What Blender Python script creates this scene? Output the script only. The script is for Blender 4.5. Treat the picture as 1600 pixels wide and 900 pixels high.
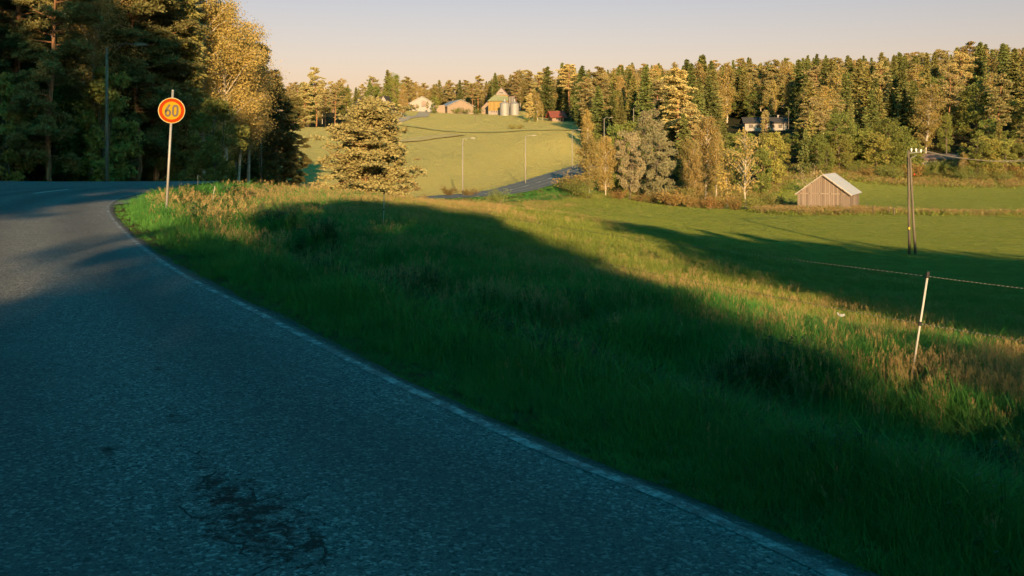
import bpy, bmesh, math, random
import numpy as np
from mathutils import Vector, Matrix

for o in list(bpy.data.objects):
    bpy.data.objects.remove(o)
S = bpy.context.scene
C = S.collection
R = math.radians
F, HZ = 1537.0, 235.0            # focal length and horizon row of the photograph (1600 px wide)
CAMZ = 1.6

# ------------------------------------------------------------------ camera
cam = bpy.data.objects.new('camera', bpy.data.cameras.new('camera'))
C.objects.link(cam); S.camera = cam
cam.location = (0, 0, CAMZ); cam.rotation_euler = (R(90), 0, 0)
cam.data.sensor_width = 36; cam.data.lens = 36 * F / 1600
cam.data.shift_y = -(450 - HZ) / 1600
cam.data.clip_end = 8000; cam.data.clip_start = 0.05

# ------------------------------------------------------------------ sky, sun, exposure
SUN_EL, SUN_AZ = 12.0, 7.0        # light travels along +Y, swung 7 degrees to the left
W = bpy.data.worlds.new('World'); S.world = W; W.use_nodes = True
nt = W.node_tree; bg = nt.nodes['Background']
sky = nt.nodes.new('ShaderNodeTexSky'); sky.sky_type = 'NISHITA'; sky.sun_disc = False
sky.sun_elevation = R(SUN_EL); sky.sun_rotation = R(180 - SUN_AZ)
sky.air_density = 1.0; sky.dust_density = 1.6; sky.ozone_density = 1.5
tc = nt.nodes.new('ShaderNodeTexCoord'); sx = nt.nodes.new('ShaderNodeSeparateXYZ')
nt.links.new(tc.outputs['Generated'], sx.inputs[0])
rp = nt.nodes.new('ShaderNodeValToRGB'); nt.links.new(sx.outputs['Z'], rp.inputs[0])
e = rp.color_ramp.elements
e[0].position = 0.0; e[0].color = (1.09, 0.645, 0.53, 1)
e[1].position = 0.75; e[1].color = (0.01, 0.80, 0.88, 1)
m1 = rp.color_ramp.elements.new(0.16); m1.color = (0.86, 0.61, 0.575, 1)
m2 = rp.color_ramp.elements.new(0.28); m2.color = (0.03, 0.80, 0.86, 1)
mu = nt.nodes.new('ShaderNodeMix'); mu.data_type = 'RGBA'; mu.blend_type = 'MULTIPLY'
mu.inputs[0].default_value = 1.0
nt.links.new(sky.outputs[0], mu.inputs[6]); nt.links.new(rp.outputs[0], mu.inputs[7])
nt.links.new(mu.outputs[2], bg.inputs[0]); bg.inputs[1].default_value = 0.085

sl = bpy.data.lights.new('sun', 'SUN'); sun = bpy.data.objects.new('sun', sl); C.objects.link(sun)
sl.energy = 5.0; sl.angle = R(0.5); sl.color = (1.0, 0.68, 0.34)
sd = Vector((-math.sin(R(SUN_AZ)) * math.cos(R(SUN_EL)), math.cos(R(SUN_AZ)) * math.cos(R(SUN_EL)), -math.sin(R(SUN_EL))))
sun.rotation_euler = sd.to_track_quat('-Z', 'Y').to_euler(); sun.location = (60, -300, 120)
S.view_settings.view_transform = 'Standard'; S.view_settings.look = 'None'
S.view_settings.exposure = 1.3; S.view_settings.gamma = 1; S.view_settings.use_curve_mapping = False
S.render.engine = 'CYCLES'
S.cycles.max_bounces = 3; S.cycles.diffuse_bounces = 2; S.cycles.glossy_bounces = 1
S.cycles.transmission_bounces = 2; S.cycles.transparent_max_bounces = 2; S.cycles.use_adaptive_sampling = True; S.cycles.adaptive_threshold = 0.03
S.cycles.use_denoising = True; S.cycles.sample_clamp_indirect = 4

# ------------------------------------------------------------------ tagging helpers
def tag(o, label=None, cat=None, group=None, kind=None):
    if label: o['label'] = label
    if cat: o['category'] = cat
    if group: o['group'] = group
    if kind: o['kind'] = kind
    return o
def thing(name, label, cat, loc=(0, 0, 0), rz=0.0, group=None):
    o = bpy.data.objects.new(name, None); C.objects.link(o)
    o.location = loc; o.rotation_euler = (0, 0, rz); o.empty_display_size = 0.3
    return tag(o, label, cat, group)
def link(name, me, parent=None):
    o = bpy.data.objects.new(name, me); C.objects.link(o)
    if parent: o.parent = parent
    return o
def copy_tree(o, parent=None):
    c = o.copy(); C.objects.link(c)
    if parent: c.parent = parent
    for ch in list(o.children):
        copy_tree(ch, c)
    return c

# ------------------------------------------------------------------ materials
class NT:
    def __init__(s, name):
        s.m = bpy.data.materials.new(name); s.m.use_nodes = True
        s.t = s.m.node_tree; s.b = s.t.nodes['Principled BSDF']; s.out = s.t.nodes['Material Output']
        s.b.inputs['Roughness'].default_value = 0.8
        s.b.inputs['Specular IOR Level'].default_value = 0.25
    def n(s, typ, **kw):
        x = s.t.nodes.new(typ)
        for k, v in kw.items(): setattr(x, k, v)
        return x
    def l(s, a, b): s.t.links.new(a, b)
    def coord(s, kind='Object', scale=(1, 1, 1)):
        c = s.n('ShaderNodeTexCoord'); mp = s.n('ShaderNodeMapping'); mp.inputs['Scale'].default_value = scale
        s.l(c.outputs[kind], mp.inputs[0]); return mp.outputs[0]
    def noise(s, vec, scale, detail=4, rough=0.6):
        x = s.n('ShaderNodeTexNoise'); x.inputs['Scale'].default_value = scale
        x.inputs['Detail'].default_value = detail; x.inputs['Roughness'].default_value = rough
        s.l(vec, x.inputs['Vector']); return x.outputs['Fac']
    def ramp(s, fac, stops, interp='LINEAR'):
        x = s.n('ShaderNodeValToRGB'); x.color_ramp.interpolation = interp
        els = x.color_ramp.elements
        for i, (p, c) in enumerate(stops):
            el = els[i] if i < 2 else els.new(p)
            el.position = p; el.color = (*c, 1) if isinstance(c, tuple) else (c, c, c, 1)
        s.l(fac, x.inputs[0]); return x.outputs[0]
    def mix(s, fac, a, b, mode='MIX'):
        x = s.n('ShaderNodeMix', data_type='RGBA', blend_type=mode)
        for idx, v in ((0, fac), (6, a), (7, b)):
            if isinstance(v, (int, float)): x.inputs[idx].default_value = v
            elif isinstance(v, tuple): x.inputs[idx].default_value = (*v, 1)
            else: s.l(v, x.inputs[idx])
        return x.outputs[2]
    def math(s, op, a, b=None, clamp=False):
        x = s.n('ShaderNodeMath', operation=op); x.use_clamp = clamp
        for i, v in enumerate((a, b)):
            if v is None: continue
            if isinstance(v, (int, float)): x.inputs[i].default_value = v
            else: s.l(v, x.inputs[i])
        return x.outputs[0]
    def bump(s, h, strength=0.5, dist=0.05):
        x = s.n('ShaderNodeBump'); x.inputs['Strength'].default_value = strength; x.inputs['Distance'].default_value = dist
        s.l(h, x.inputs['Height']); s.l(x.outputs[0], s.b.inputs['Normal'])
    def col(s, c):
        if isinstance(c, tuple): s.b.inputs['Base Color'].default_value = (*c, 1)
        else: s.l(c, s.b.inputs['Base Color'])

def mat_plain(name, c, rough=0.7, var=0.25, scale=3.0, metal=0.0, spec=0.25):
    k = NT(name); v = k.coord()
    f = k.noise(v, scale, 5)
    k.col(k.mix(f, tuple(x * (1 - var) for x in c), tuple(min(1, x * (1 + var)) for x in c)))
    k.b.inputs['Roughness'].default_value = rough; k.b.inputs['Metallic'].default_value = metal
    k.b.inputs['Specular IOR Level'].default_value = spec
    return k.m

def mat_leaf(name, dark, light, alt=None, altp=0.0, trans=0.22, nscale=0.5):
    """foliage: random per tree and per clump, part of the light shines through"""
    k = NT(name)
    oi = k.n('ShaderNodeObjectInfo'); v = k.coord()
    f = k.noise(v, nscale, 5, 0.7)
    f = k.ramp(f, [(0.3, 0.0), (0.7, 1.0)])
    dark = tuple(a * .7 + b * .3 for a, b in zip(dark, light))
    c = k.mix(f, dark, light)
    if alt:
        g = k.ramp(oi.outputs['Random'], [(max(0, 1 - altp - 0.15), 0.0), (min(1, 1 - altp + 0.1), 1.0)])
        c = k.mix(k.math('MULTIPLY', g, 0.8), c, alt)
    hs = k.n('ShaderNodeHueSaturation')
    k.l(c, hs.inputs['Color'])
    k.l(k.math('ADD', k.math('MULTIPLY', oi.outputs['Random'], 0.035), 0.482), hs.inputs['Hue'])
    wn = k.n('ShaderNodeTexWhiteNoise', noise_dimensions='1D'); k.l(oi.outputs['Random'], wn.inputs['W'])
    k.l(k.math('ADD', k.math('MULTIPLY', wn.outputs['Value'], 0.5), 0.72), hs.inputs['Value'])
    c = k.mix(1.0, hs.outputs[0], (1.19, 1.06, 1.35), 'MULTIPLY')
    k.col(c); k.b.inputs['Roughness'].default_value = 0.65
    tr = k.n('ShaderNodeBsdfTranslucent'); k.l(c, tr.inputs[0])
    mx = k.n('ShaderNodeMixShader'); mx.inputs[0].default_value = trans
    k.l(k.b.outputs[0], mx.inputs[1]); k.l(tr.outputs[0], mx.inputs[2]); k.l(mx.outputs[0], k.out.inputs[0])
    return k.m

def mat_bark(name, a, b, scale=(6, 6, 1.5), marks=None):
    k = NT(name); v = k.coord(scale=scale)
    f = k.noise(v, 1.5, 6)
    c = k.mix(k.ramp(f, [(0.35, 0.0), (0.65, 1.0)]), a, b)
    if marks:
        v2 = k.coord(scale=(1.2, 1.2, 9)); f2 = k.noise(v2, 1.2, 4)
        c = k.mix(k.ramp(f2, [(0.60, 0.0), (0.66, 1.0)]), c, marks)
    k.col(c); k.bump(f, 0.5, 0.03)
    return k.m

M = {}
M['spruce'] = mat_leaf('spruce needles', (0.030, 0.066, 0.014), (0.135, 0.165, 0.036), (0.20, 0.18, 0.045), 0.25, 0.15)
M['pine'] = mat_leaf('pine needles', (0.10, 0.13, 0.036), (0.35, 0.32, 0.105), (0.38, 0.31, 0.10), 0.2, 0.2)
M['pine_shaded'] = mat_leaf('shaded pine needles', (0.022, 0.042, 0.010), (0.125, 0.125, 0.034), (0.15, 0.125, 0.034), 0.2, 0.2)  # darker pine needle copy, left forest shade put into its colour
M['birch'] = mat_leaf('birch leaves', (0.13, 0.145, 0.030), (0.35, 0.29, 0.075), (0.36, 0.26, 0.07), 0.16, 0.4)
M['broad'] = mat_leaf('broad leaves', (0.055, 0.12, 0.017), (0.20, 0.235, 0.045), (0.27, 0.24, 0.05), 0.3, 0.4)
M['willow'] = mat_leaf('grey willow leaves', (0.15, 0.16, 0.065), (0.31, 0.29, 0.125), None, 0, 0.3)
M['bush'] = mat_leaf('shrub leaves', (0.12, 0.12, 0.025), (0.26, 0.20, 0.05), (0.32, 0.18, 0.05), 0.4, 0.35)
M['bark'] = mat_bark('grey brown bark', (0.055, 0.042, 0.030), (0.16, 0.12, 0.085))
M['pinebark'] = mat_bark('orange pine bark', (0.13, 0.065, 0.032), (0.30, 0.15, 0.075))
M['birchbark'] = mat_bark('white birch bark', (0.30, 0.25, 0.20), (0.46, 0.40, 0.33), marks=(0.035, 0.03, 0.025))

# ------------------------------------------------------------------ road edge and terrain
EDGE = [(17, -60, 0.6), (15, -40, 0.3), (12.2, -24, .1), (8.6, -12, 0), (4.6, -2.2, 0), (1.4, 3.7, 0), (0.25, 5.4, 0), (-0.96, 7.34, 0), (-2.5, 10, 0),
        (-4.3, 13.1, 0), (-6.9, 18.2, 0), (-9.8, 24.4, 0), (-11.7, 29, 0), (-13.1, 33.5, 0), (-13.9, 38, 0), (-14.2, 43, -.03), (-14.1, 50, -.25),
        (-13.9, 60, -.75), (-13.9, 75, -1.6), (-13.9, 90, -2.5), (-13.4, 103, -3.4), (-11.6, 115, -4.1), (-6.8, 129, -4.6), (0, 145, -4.8),
        (5.4, 159, -4.3), (13.7, 191, -3.0), (23, 225, -1.3), (33, 255, 0.6), (46, 290, 3.5), (60, 330, 7)]
def catmull(P, step):
    P = [np.array(p, float) for p in P]
    P = [2 * P[0] - P[1]] + P + [2 * P[-1] - P[-2]]
    out = []
    for i in range(1, len(P) - 2):
        a, b, c, d = P[i - 1:i + 3]
        n = max(2, int(np.linalg.norm((c - b)[:2]) / step))
        for k in range(n):
            t = k / n
            out.append(0.5 * ((2 * b) + (c - a) * t + (2 * a - 5 * b + 4 * c - d) * t * t + (3 * b - a - 3 * c + d) * t ** 3))
    out.append(P[-2])
    return np.array(out)
edge = catmull(EDGE, 0.25)
def tangents(P):
    T = np.gradient(P[:, :2], axis=0); return T / np.linalg.norm(T, axis=1)[:, None]
eT = tangents(edge)
eN = np.stack([eT[:, 1], -eT[:, 0]], 1)        # points to the right of the road (the field side)
RW = 7.2

def edge_dist(x, y):
    """signed distance to the right edge (positive on the field side) and road height there"""
    x = np.atleast_1d(np.asarray(x, float)).ravel(); y = np.atleast_1d(np.asarray(y, float)).ravel()
    s = np.empty(len(x)); rz = np.empty(len(x))
    sub = edge[::4]; sn = eN[::4]; stn = eT[::4]
    for a in range(0, len(x), 4000):
        dx = x[a:a + 4000, None] - sub[None, :, 0]; dy = y[a:a + 4000, None] - sub[None, :, 1]
        j = np.argmin(dx * dx + dy * dy, axis=1); r = np.arange(len(j))
        ddx, ddy = dx[r, j], dy[r, j]
        sg = ddx * sn[j, 0] + ddy * sn[j, 1]
        al = np.abs(ddx * stn[j, 0] + ddy * stn[j, 1])
        full = np.hypot(ddx, ddy)
        s[a:a + 4000] = np.where(al < 1.2, sg, np.sign(sg) * full); rz[a:a + 4000] = sub[j, 2]
    return s, rz

def uvd(u, v, d): return ((u - 800) / F * d, d, CAMZ - (v - HZ) / F * d)
CP = [uvd(1424, 600, 8.7), (6, 15, -1.15), (10, 25, -2.1), (18, 45, -4.2), uvd(1423, 398, 85), uvd(597, 358, 26),
      (0.5, 20, -.75), (0.5, 30, -.85), (1, 45, -1.3), (-5, 42, -.75), (-8, 40, -.5), (-9, 60, -1.45), (3, 62, -2.6), (8, 60, -3.8), (15, 80, -6.0), (-9, 80, -2.6), (-6, 100, -3.7),
      (2, 90, -4.9), (15, 120, -6.7), (8, 130, -5.8), (30, 110, -7.5), (50, 90, -7.6), (45, 138, -6.95), (60, 135, -7.2), (90, 120, -7.6), (80, 160, -6.6),
      uvd(1400, 283, 200), uvd(1600, 285, 200), uvd(1165, 325, 160), uvd(1000, 312, 165), uvd(930, 305, 160), uvd(1280, 300, 180),
      uvd(723, 300, 140), uvd(821, 285, 168), uvd(894, 255, 212), uvd(700, 250, 190), uvd(700, 205, 280), uvd(700, 185, 350), uvd(790, 180, 395),
      uvd(600, 182, 330), uvd(500, 200, 260), uvd(500, 258, 150), uvd(500, 290, 110), uvd(430, 290, 105), uvd(880, 205, 290), uvd(860, 191, 340),
      uvd(640, 173, 385), uvd(720, 178, 400), uvd(1200, 205, 300), uvd(1050, 200, 300), uvd(1000, 165, 420), uvd(1200, 152, 450), uvd(1200, 146, 560),
      uvd(1500, 264, 216), uvd(1600, 266, 216), uvd(1440, 264, 220), uvd(1380, 268, 215), uvd(1500, 185, 300), uvd(1500, 148, 400), uvd(1600, 130, 500), uvd(1300, 200, 280), uvd(1250, 262, 205), uvd(850, 171, 440),
      uvd(700, 178, 450), uvd(500, 196, 320), uvd(400, 190, 330), uvd(1400, 148, 450),
      (-60, 60, .3), (-40, 90, -.5), (-30, 120, -1), (-80, 150, 1), (-100, 300, 9), (0, -30, .3), (-40, -20, .5), (40, -40, .3), (40, 0, -1.3), (20, 5, -.9), (40, 30, -3.5), (80, 40, -6),
      (-100, 0, 1), (120, -20, -2), (0, -120, 2), (-200, -100, 3), (200, -100, 2), (200, 100, -5), (300, 200, 2), (280, 380, 30), (-200, 100, 3), (-250, 400, 16),
      (0, 650, 24), (300, 650, 40), (-300, 700, 20), (600, 500, 40), (-600, 300, 14), (0, -500, 4), (600, -300, 4), (-600, -300, 6), (0, 1200, 20), (1200, 900, 25), (-1200, 900, 12),
      (1500, -200, 5), (-1500, -200, 5)]
CP = np.array(CP)
_c2 = 8.0 ** 2
def _phi(ax, ay, bx, by): return np.sqrt((ax[:, None] - bx[None]) ** 2 + (ay[:, None] - by[None]) ** 2 + _c2)
_A = _phi(CP[:, 0], CP[:, 1], CP[:, 0], CP[:, 1]); _n = len(CP)
_G = np.zeros((_n + 1, _n + 1)); _G[:_n, :_n] = _A; _G[_n, :_n] = 1; _G[:_n, _n] = 1
_sol = np.linalg.lstsq(_G, np.append(CP[:, 2], 0), rcond=None)[0]
def _sm(a, b, t):
    t = np.clip((t - a) / (b - a), 0, 1); return t * t * (3 - 2 * t)
PROF_S = [-400, -20, -11, -8.4, -7.5, -7.1, 0, .25, 0.9, 1.7, 2.5, 3.1, 4.0, 5.2, 8, 14, 30]
PROF_Z = [0, 0, -.25, -.35, -.06, -.03, -.03, -.045, -.12, -.44, -.76, -.72, -.46, -.42, -.5, -.6, -.6]
def height(x, y, s=None, rz=None):
    sh = np.shape(x)
    x = np.atleast_1d(np.asarray(x, float)).ravel(); y = np.atleast_1d(np.asarray(y, float)).ravel()
    if s is None: s, rz = edge_dist(x, y)
    z = np.empty(len(x))
    for a in range(0, len(x), 20000):
        z[a:a + 20000] = _phi(x[a:a + 20000], y[a:a + 20000], CP[:, 0], CP[:, 1]) @ _sol[:_n] + _sol[_n]
    z = np.clip(z, -9, 45)
    z += 0.05 * np.sin(x * .9 + 1.3 * np.sin(y * .4)) * np.sin(y * .7 + .8) * _sm(6, 12, np.abs(s))
    near = rz + np.interp(s, PROF_S, PROF_Z)
    w = np.where(s > 0, 1 - _sm(3.6, 9.0, s), 1 - _sm(9, 26, -s))
    z = near * w + z * (1 - w)
    # side road bed going left out of the bend
    t = np.clip((-14.5 - x), 0, 60); yy = 42 + t * .22
    wl = _sm(0, 3, -14.5 - x) * (1 - _sm(6.4, 9, np.abs(y - yy))) * (x > -75)
    z = z * (1 - wl) + (-.045) * wl
    return z.reshape(sh) if sh else float(z[0])
def hz(x, y): return float(height(np.array([x]), np.array([y]))[0])
def at(u, d): x = (u - 800) / F * d; return Vector((x, d, hz(x, d)))

def at_uv(u, v, d0=60, d1=560):
    dd_ = np.linspace(d0, d1, 400); xx = (u - 800) / F * dd_; zz = height(xx, dd_)
    vv = HZ - (zz - CAMZ) / dd_ * F; i = int(np.argmax(vv <= v)) if (vv <= v).any() else 399
    return Vector((xx[i], dd_[i], zz[i]))
def build(name, V, Fc, mat, parent=None, smooth=False):
    me = bpy.data.meshes.new(name)
    me.from_pydata([tuple(v) for v in V], [], [tuple(f) for f in Fc]); me.materials.append(mat)
    if smooth: me.polygons.foreach_set('use_smooth', [True] * len(me.polygons))
    me.update(); return link(name, me, parent)
def quads_mesh(name, V, mat, nv=4):
    """fast mesh from an (N, nv, 3) array"""
    V = np.asarray(V, np.float32); n = len(V)
    me = bpy.data.meshes.new(name); me.vertices.add(n * nv); me.vertices.foreach_set('co', V.ravel())
    me.loops.add(n * nv); me.loops.foreach_set('vertex_index', np.arange(n * nv, dtype=np.int32))
    me.polygons.add(n); me.polygons.foreach_set('loop_start', np.arange(0, n * nv, nv, dtype=np.int32))
    me.polygons.foreach_set('loop_total', np.full(n, nv, np.int32))
    me.update(calc_edges=True); me.materials.append(mat); return me

# ground sheet: fine near the camera, coarse towards the horizon
gx = np.sinh(np.linspace(-7.3, 7.3, 420)) * 1.6 * 1.0 - 1; gy = np.sinh(np.linspace(-6.6, 7.6, 460)) * 1.6 + 10
gx = np.sort(np.concatenate([gx, np.arange(-30, 30, .45)])); gy = np.sort(np.concatenate([gy, np.arange(0, 50, .45)]))
GX, GY = np.meshgrid(gx, gy)
s_, r_ = edge_dist(GX.ravel(), GY.ravel())
GZ = height(GX.ravel(), GY.ravel(), s_, r_)
V = np.stack([GX.ravel(), GY.ravel(), GZ], 1).astype(np.float32)
nx, ny = len(gx), len(gy)
ii = (np.arange(ny - 1)[:, None] * nx + np.arange(nx - 1)[None]).ravel()
fa = np.stack([ii, ii + 1, ii + nx + 1, ii + nx], 1).astype(np.int32)
me = bpy.data.meshes.new('ground'); me.vertices.add(len(V)); me.vertices.foreach_set('co', V.ravel())
me.loops.add(fa.size); me.loops.foreach_set('vertex_index', fa.ravel())
me.polygons.add(len(fa)); me.polygons.foreach_set('loop_start', np.arange(0, fa.size, 4, dtype=np.int32)); me.polygons.foreach_set('loop_total', np.full(len(fa), 4, np.int32))
me.polygons.foreach_set('use_smooth', [True] * len(fa)); me.update(calc_edges=True)
# masks stored on the mesh: where cultivated field / rough grass / forest floor lies
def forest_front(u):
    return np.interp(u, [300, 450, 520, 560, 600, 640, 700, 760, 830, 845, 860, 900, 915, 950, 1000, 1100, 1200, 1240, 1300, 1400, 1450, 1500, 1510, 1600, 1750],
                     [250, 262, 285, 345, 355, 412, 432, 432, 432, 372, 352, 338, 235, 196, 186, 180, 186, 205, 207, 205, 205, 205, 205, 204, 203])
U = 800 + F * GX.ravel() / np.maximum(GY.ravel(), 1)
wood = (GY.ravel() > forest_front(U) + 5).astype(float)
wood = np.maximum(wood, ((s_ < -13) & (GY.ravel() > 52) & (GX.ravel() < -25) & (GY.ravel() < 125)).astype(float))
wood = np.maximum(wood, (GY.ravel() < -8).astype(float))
rough = np.clip((1 - _sm(6.5, 8.5, s_)) * (s_ > 0), 0, 1)
rough = np.maximum(rough, ((GY.ravel() > forest_front(U) - 7) & (U > 905)).astype(float))
at_ = me.attributes.new('wood', 'FLOAT', 'POINT'); at_.data.foreach_set('value', wood.astype(np.float32))
at_ = me.attributes.new('rough', 'FLOAT', 'POINT'); at_.data.foreach_set('value', rough.astype(np.float32))
at_ = me.attributes.new('meadow', 'FLOAT', 'POINT'); at_.data.foreach_set('value', ((s_ < -8) & (GY.ravel() > 95)).astype(np.float32))
k = NT('meadow ground'); v = k.coord('Object')
f1 = k.noise(v, .035, 5); f2 = k.noise(v, 1.3, 8, .75); f3 = k.noise(v, 9, 6, .8)
c = k.mix(k.ramp(f1, [(.35, 0.), (.65, 1.)]), (0.25, 0.30, 0.045), (0.38, 0.36, 0.07))
c = k.mix(k.ramp(f2, [(.3, 0.), (.7, 1.)]), c, (0.28, 0.28, 0.052))
f4 = k.noise(k.coord('Object', (1, 3, 1)), .5, 7, .8)
c = k.mix(k.math('MULTIPLY', k.ramp(f4, [(.42, 0.), (.68, 1.)]), .5), c, (0.32, 0.27, 0.09))
wv_ = k.n('ShaderNodeTexWave', bands_direction='Y'); wv_.inputs['Scale'].default_value = .115; wv_.inputs['Distortion'].default_value = 1.6; wv_.inputs['Detail'].default_value = 3; wv_.inputs['Detail Scale'].default_value = .6
mp_ = k.n('ShaderNodeMapping'); mp_.inputs['Rotation'].default_value = (0, 0, .22); k.l(v, mp_.inputs[0]); k.l(mp_.outputs[0], wv_.inputs['Vector'])
c = k.mix(k.math('MULTIPLY', k.ramp(wv_.outputs['Fac'], [(.45, 0.), (.9, 1.)]), .22), c, (0.17, 0.21, 0.04))
am = k.n('ShaderNodeAttribute', attribute_name='meadow')
c = k.mix(am.outputs['Fac'], c, k.mix(f2, (0.40, 0.35, 0.10), (0.56, 0.45, 0.17)))
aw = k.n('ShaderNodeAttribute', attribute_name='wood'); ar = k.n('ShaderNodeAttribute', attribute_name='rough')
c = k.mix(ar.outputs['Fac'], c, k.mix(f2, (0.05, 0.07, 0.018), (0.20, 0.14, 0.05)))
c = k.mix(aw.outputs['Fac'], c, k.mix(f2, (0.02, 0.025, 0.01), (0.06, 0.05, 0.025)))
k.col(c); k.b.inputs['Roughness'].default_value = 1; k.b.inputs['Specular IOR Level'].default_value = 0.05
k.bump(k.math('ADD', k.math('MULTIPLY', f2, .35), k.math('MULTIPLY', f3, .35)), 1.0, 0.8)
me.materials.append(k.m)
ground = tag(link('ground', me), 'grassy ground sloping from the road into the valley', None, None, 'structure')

# ------------------------------------------------------------------ asphalt
k = NT('asphalt'); v = k.coord('Object')
vo = k.n('ShaderNodeTexVoronoi'); vo.inputs['Scale'].default_value = 115; k.l(v, vo.inputs['Vector'])
vo2 = k.n('ShaderNodeTexVoronoi'); vo2.inputs['Scale'].default_value = 64; k.l(v, vo2.inputs['Vector'])
stone = k.ramp(vo.outputs['Color'], [(.15, 0.0), (.95, 1.0)])
big = k.noise(v, .35, 6, .6); mid = k.noise(v, 3.2, 6, .7)
c = k.mix(stone, (0.066, 0.066, 0.067), (0.225, 0.22, 0.215))
vs = k.n('ShaderNodeSeparateColor'); k.l(vo2.outputs['Color'], vs.inputs[0])
c = k.mix(k.ramp(vs.outputs[0], [(.80, 0.), (.9, 1.)]), c, (0.34, 0.335, 0.32))
c = k.mix(k.ramp(vs.outputs[1], [(.86, 0.), (.9, .8)]), c, (0.025, 0.025, 0.027))
c = k.mix(k.ramp(big, [(.3, 0.), (.7, .45)]), c, (0.145, 0.14, 0.132))
c = k.mix(k.ramp(mid, [(.55, 0.), (.75, .35)]), c, (0.045, 0.045, 0.047))
at1 = k.n('ShaderNodeAttribute', attribute_name='lat')
wob = k.math('ADD', at1.outputs['Fac'], k.math('MULTIPLY', k.math('SUBTRACT', big, .5), .7))
wt = k.math('ABSOLUTE', k.math('SUBTRACT', k.math('FRACT', k.math('DIVIDE', k.math('ADD', wob, .75), 1.7)), .5))
wt = k.ramp(wt, [(.12, 0.), (.40, 1.)])
c = k.mix(k.math('MULTIPLY', k.math('MULTIPLY', wt, k.math('GREATER_THAN', at1.outputs['Fac'], .05)), .38), c, (0.055, 0.055, 0.058))
c = k.mix(k.math('MULTIPLY', k.ramp(k.noise(v, 1.1, 7, .8), [(.52, 0.), (.72, 1.)]), .35), c, (0.20, 0.195, 0.18))
ed = k.math('ADD', k.math('SUBTRACT', .16, at1.outputs['Fac']), k.math('MULTIPLY', k.math('SUBTRACT', k.noise(v, 9, 6, .8), .5), .3))
ed = k.math('MULTIPLY', k.math('MULTIPLY', ed, 9, True), k.math('LESS_THAN', at1.outputs['Fac'], .6))
ed = k.math('MULTIPLY', ed, k.math('GREATER_THAN', at1.outputs['Fac'], .0001))
c = k.mix(k.math('MULTIPLY', ed, .8), c, (0.045, 0.038, 0.026))
# worn potholed streak with a crack net, in the middle of the road
nz = k.n('ShaderNodeTexNoise'); nz.inputs['Scale'].default_value = 2.2; nz.inputs['Detail'].default_value = 6; k.l(v, nz.inputs['Vector'])
dv = k.n('ShaderNodeMix', data_type='RGBA'); dv.inputs[0].default_value = .22
k.l(v, dv.inputs[6]); k.l(nz.outputs['Color'], dv.inputs[7])
cr = k.n('ShaderNodeTexVoronoi', feature='DISTANCE_TO_EDGE'); cr.inputs['Scale'].default_value = 6.5; k.l(dv.outputs[2], cr.inputs['Vector'])
sp = k.n('ShaderNodeSeparateXYZ'); k.l(v, sp.inputs[0])
# distance from the line (-0.75,3.6)-(-2.6,6.6)
lx = k.math('SUBTRACT', sp.outputs[0], -1.12); ly = k.math('SUBTRACT', sp.outputs[1], 4.2)
al = k.math('ADD', k.math('MULTIPLY', lx, -.50), k.math('MULTIPLY', ly, .866))
ac = k.math('ADD', k.math('MULTIPLY', lx, .866), k.math('MULTIPLY', ly, .50))
fall = k.math('SUBTRACT', 1.0, k.math('ADD', k.math('MULTIPLY', k.math('ABSOLUTE', ac), 2.3), k.math('MULTIPLY', k.math('ABSOLUTE', al), .62)), True)
fall2 = k.math('SUBTRACT', 1.0, k.math('ADD', k.math('MULTIPLY', k.math('ABSOLUTE', ac), 1.6), k.math('MULTIPLY', k.math('ABSOLUTE', k.math('SUBTRACT', al, 1.6)), .22)), True)
pit = k.noise(v, 15, 8, .7)
pm = k.math('MULTIPLY', k.math('ADD', k.math('SUBTRACT', pit, .66), k.math('MULTIPLY', fall, .25)), 9, True)
pm2 = k.math('MULTIPLY', k.math('MULTIPLY', k.math('SUBTRACT', k.noise(v, 4.1, 8, .7), .60), 9, True), k.math('GREATER_THAN', fall2, .25))
ck = k.math('MULTIPLY', k.math('LESS_THAN', cr.outputs['Distance'], k.math('MULTIPLY', fall, .055)), k.math('GREATER_THAN', k.noise(v, 5.0, 5, .7), .50))
dark = k.math('MAXIMUM', k.math('MAXIMUM', pm, pm2), ck, True)
c = k.mix(k.math('MULTIPLY', dark, .86), c, (0.016, 0.013, 0.010))
k.col(c); k.b.inputs['Roughness'].default_value = .92; k.b.inputs['Specular IOR Level'].default_value = .12
hgt = k.math('SUBTRACT', k.math('MULTIPLY', vo.outputs['Distance'], -.5), k.math('MULTIPLY', dark, 1.8))
k.bump(hgt, .8, .012)
ASPH = k.m
rng = np.random.default_rng(3)
jit = np.convolve(rng.normal(0, 1, len(edge) + 8), np.ones(3) / 3, 'same')[:len(edge)] * .03 + np.convolve(rng.normal(0, 1, len(edge) + 8), np.ones(9) / 9, 'same')[:len(edge)] * .05
cols = [0 + .0, .12, .25, .8, 2.0, 3.6, 5.2, 6.6, 7.2]
V, Fc = [], []
for i in range(len(edge)):
    for j, w in enumerate(cols):
        ww = w + (jit[i] if j == 0 else 0)
        p = edge[i, :2] - eN[i] * ww
        V.append((p[0], p[1], edge[i, 2] + .05 * math.sin(math.pi * w / 7.2) - (.012 if j == 0 else 0)))
for i in range(len(edge) - 1):
    for j in range(len(cols) - 1):
        a = i * len(cols) + j; b = a + len(cols); Fc.append((a, b, b + 1, a + 1))
ro = build('road', V, Fc, ASPH, smooth=True)
la = ro.data.attributes.new('lat', 'FLOAT', 'POINT'); la.data.foreach_set('value', np.tile(np.array(cols, np.float32), len(edge)))
road = tag(ro, 'worn grey asphalt road curving left then right into the valley', None, None, 'structure')
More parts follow.
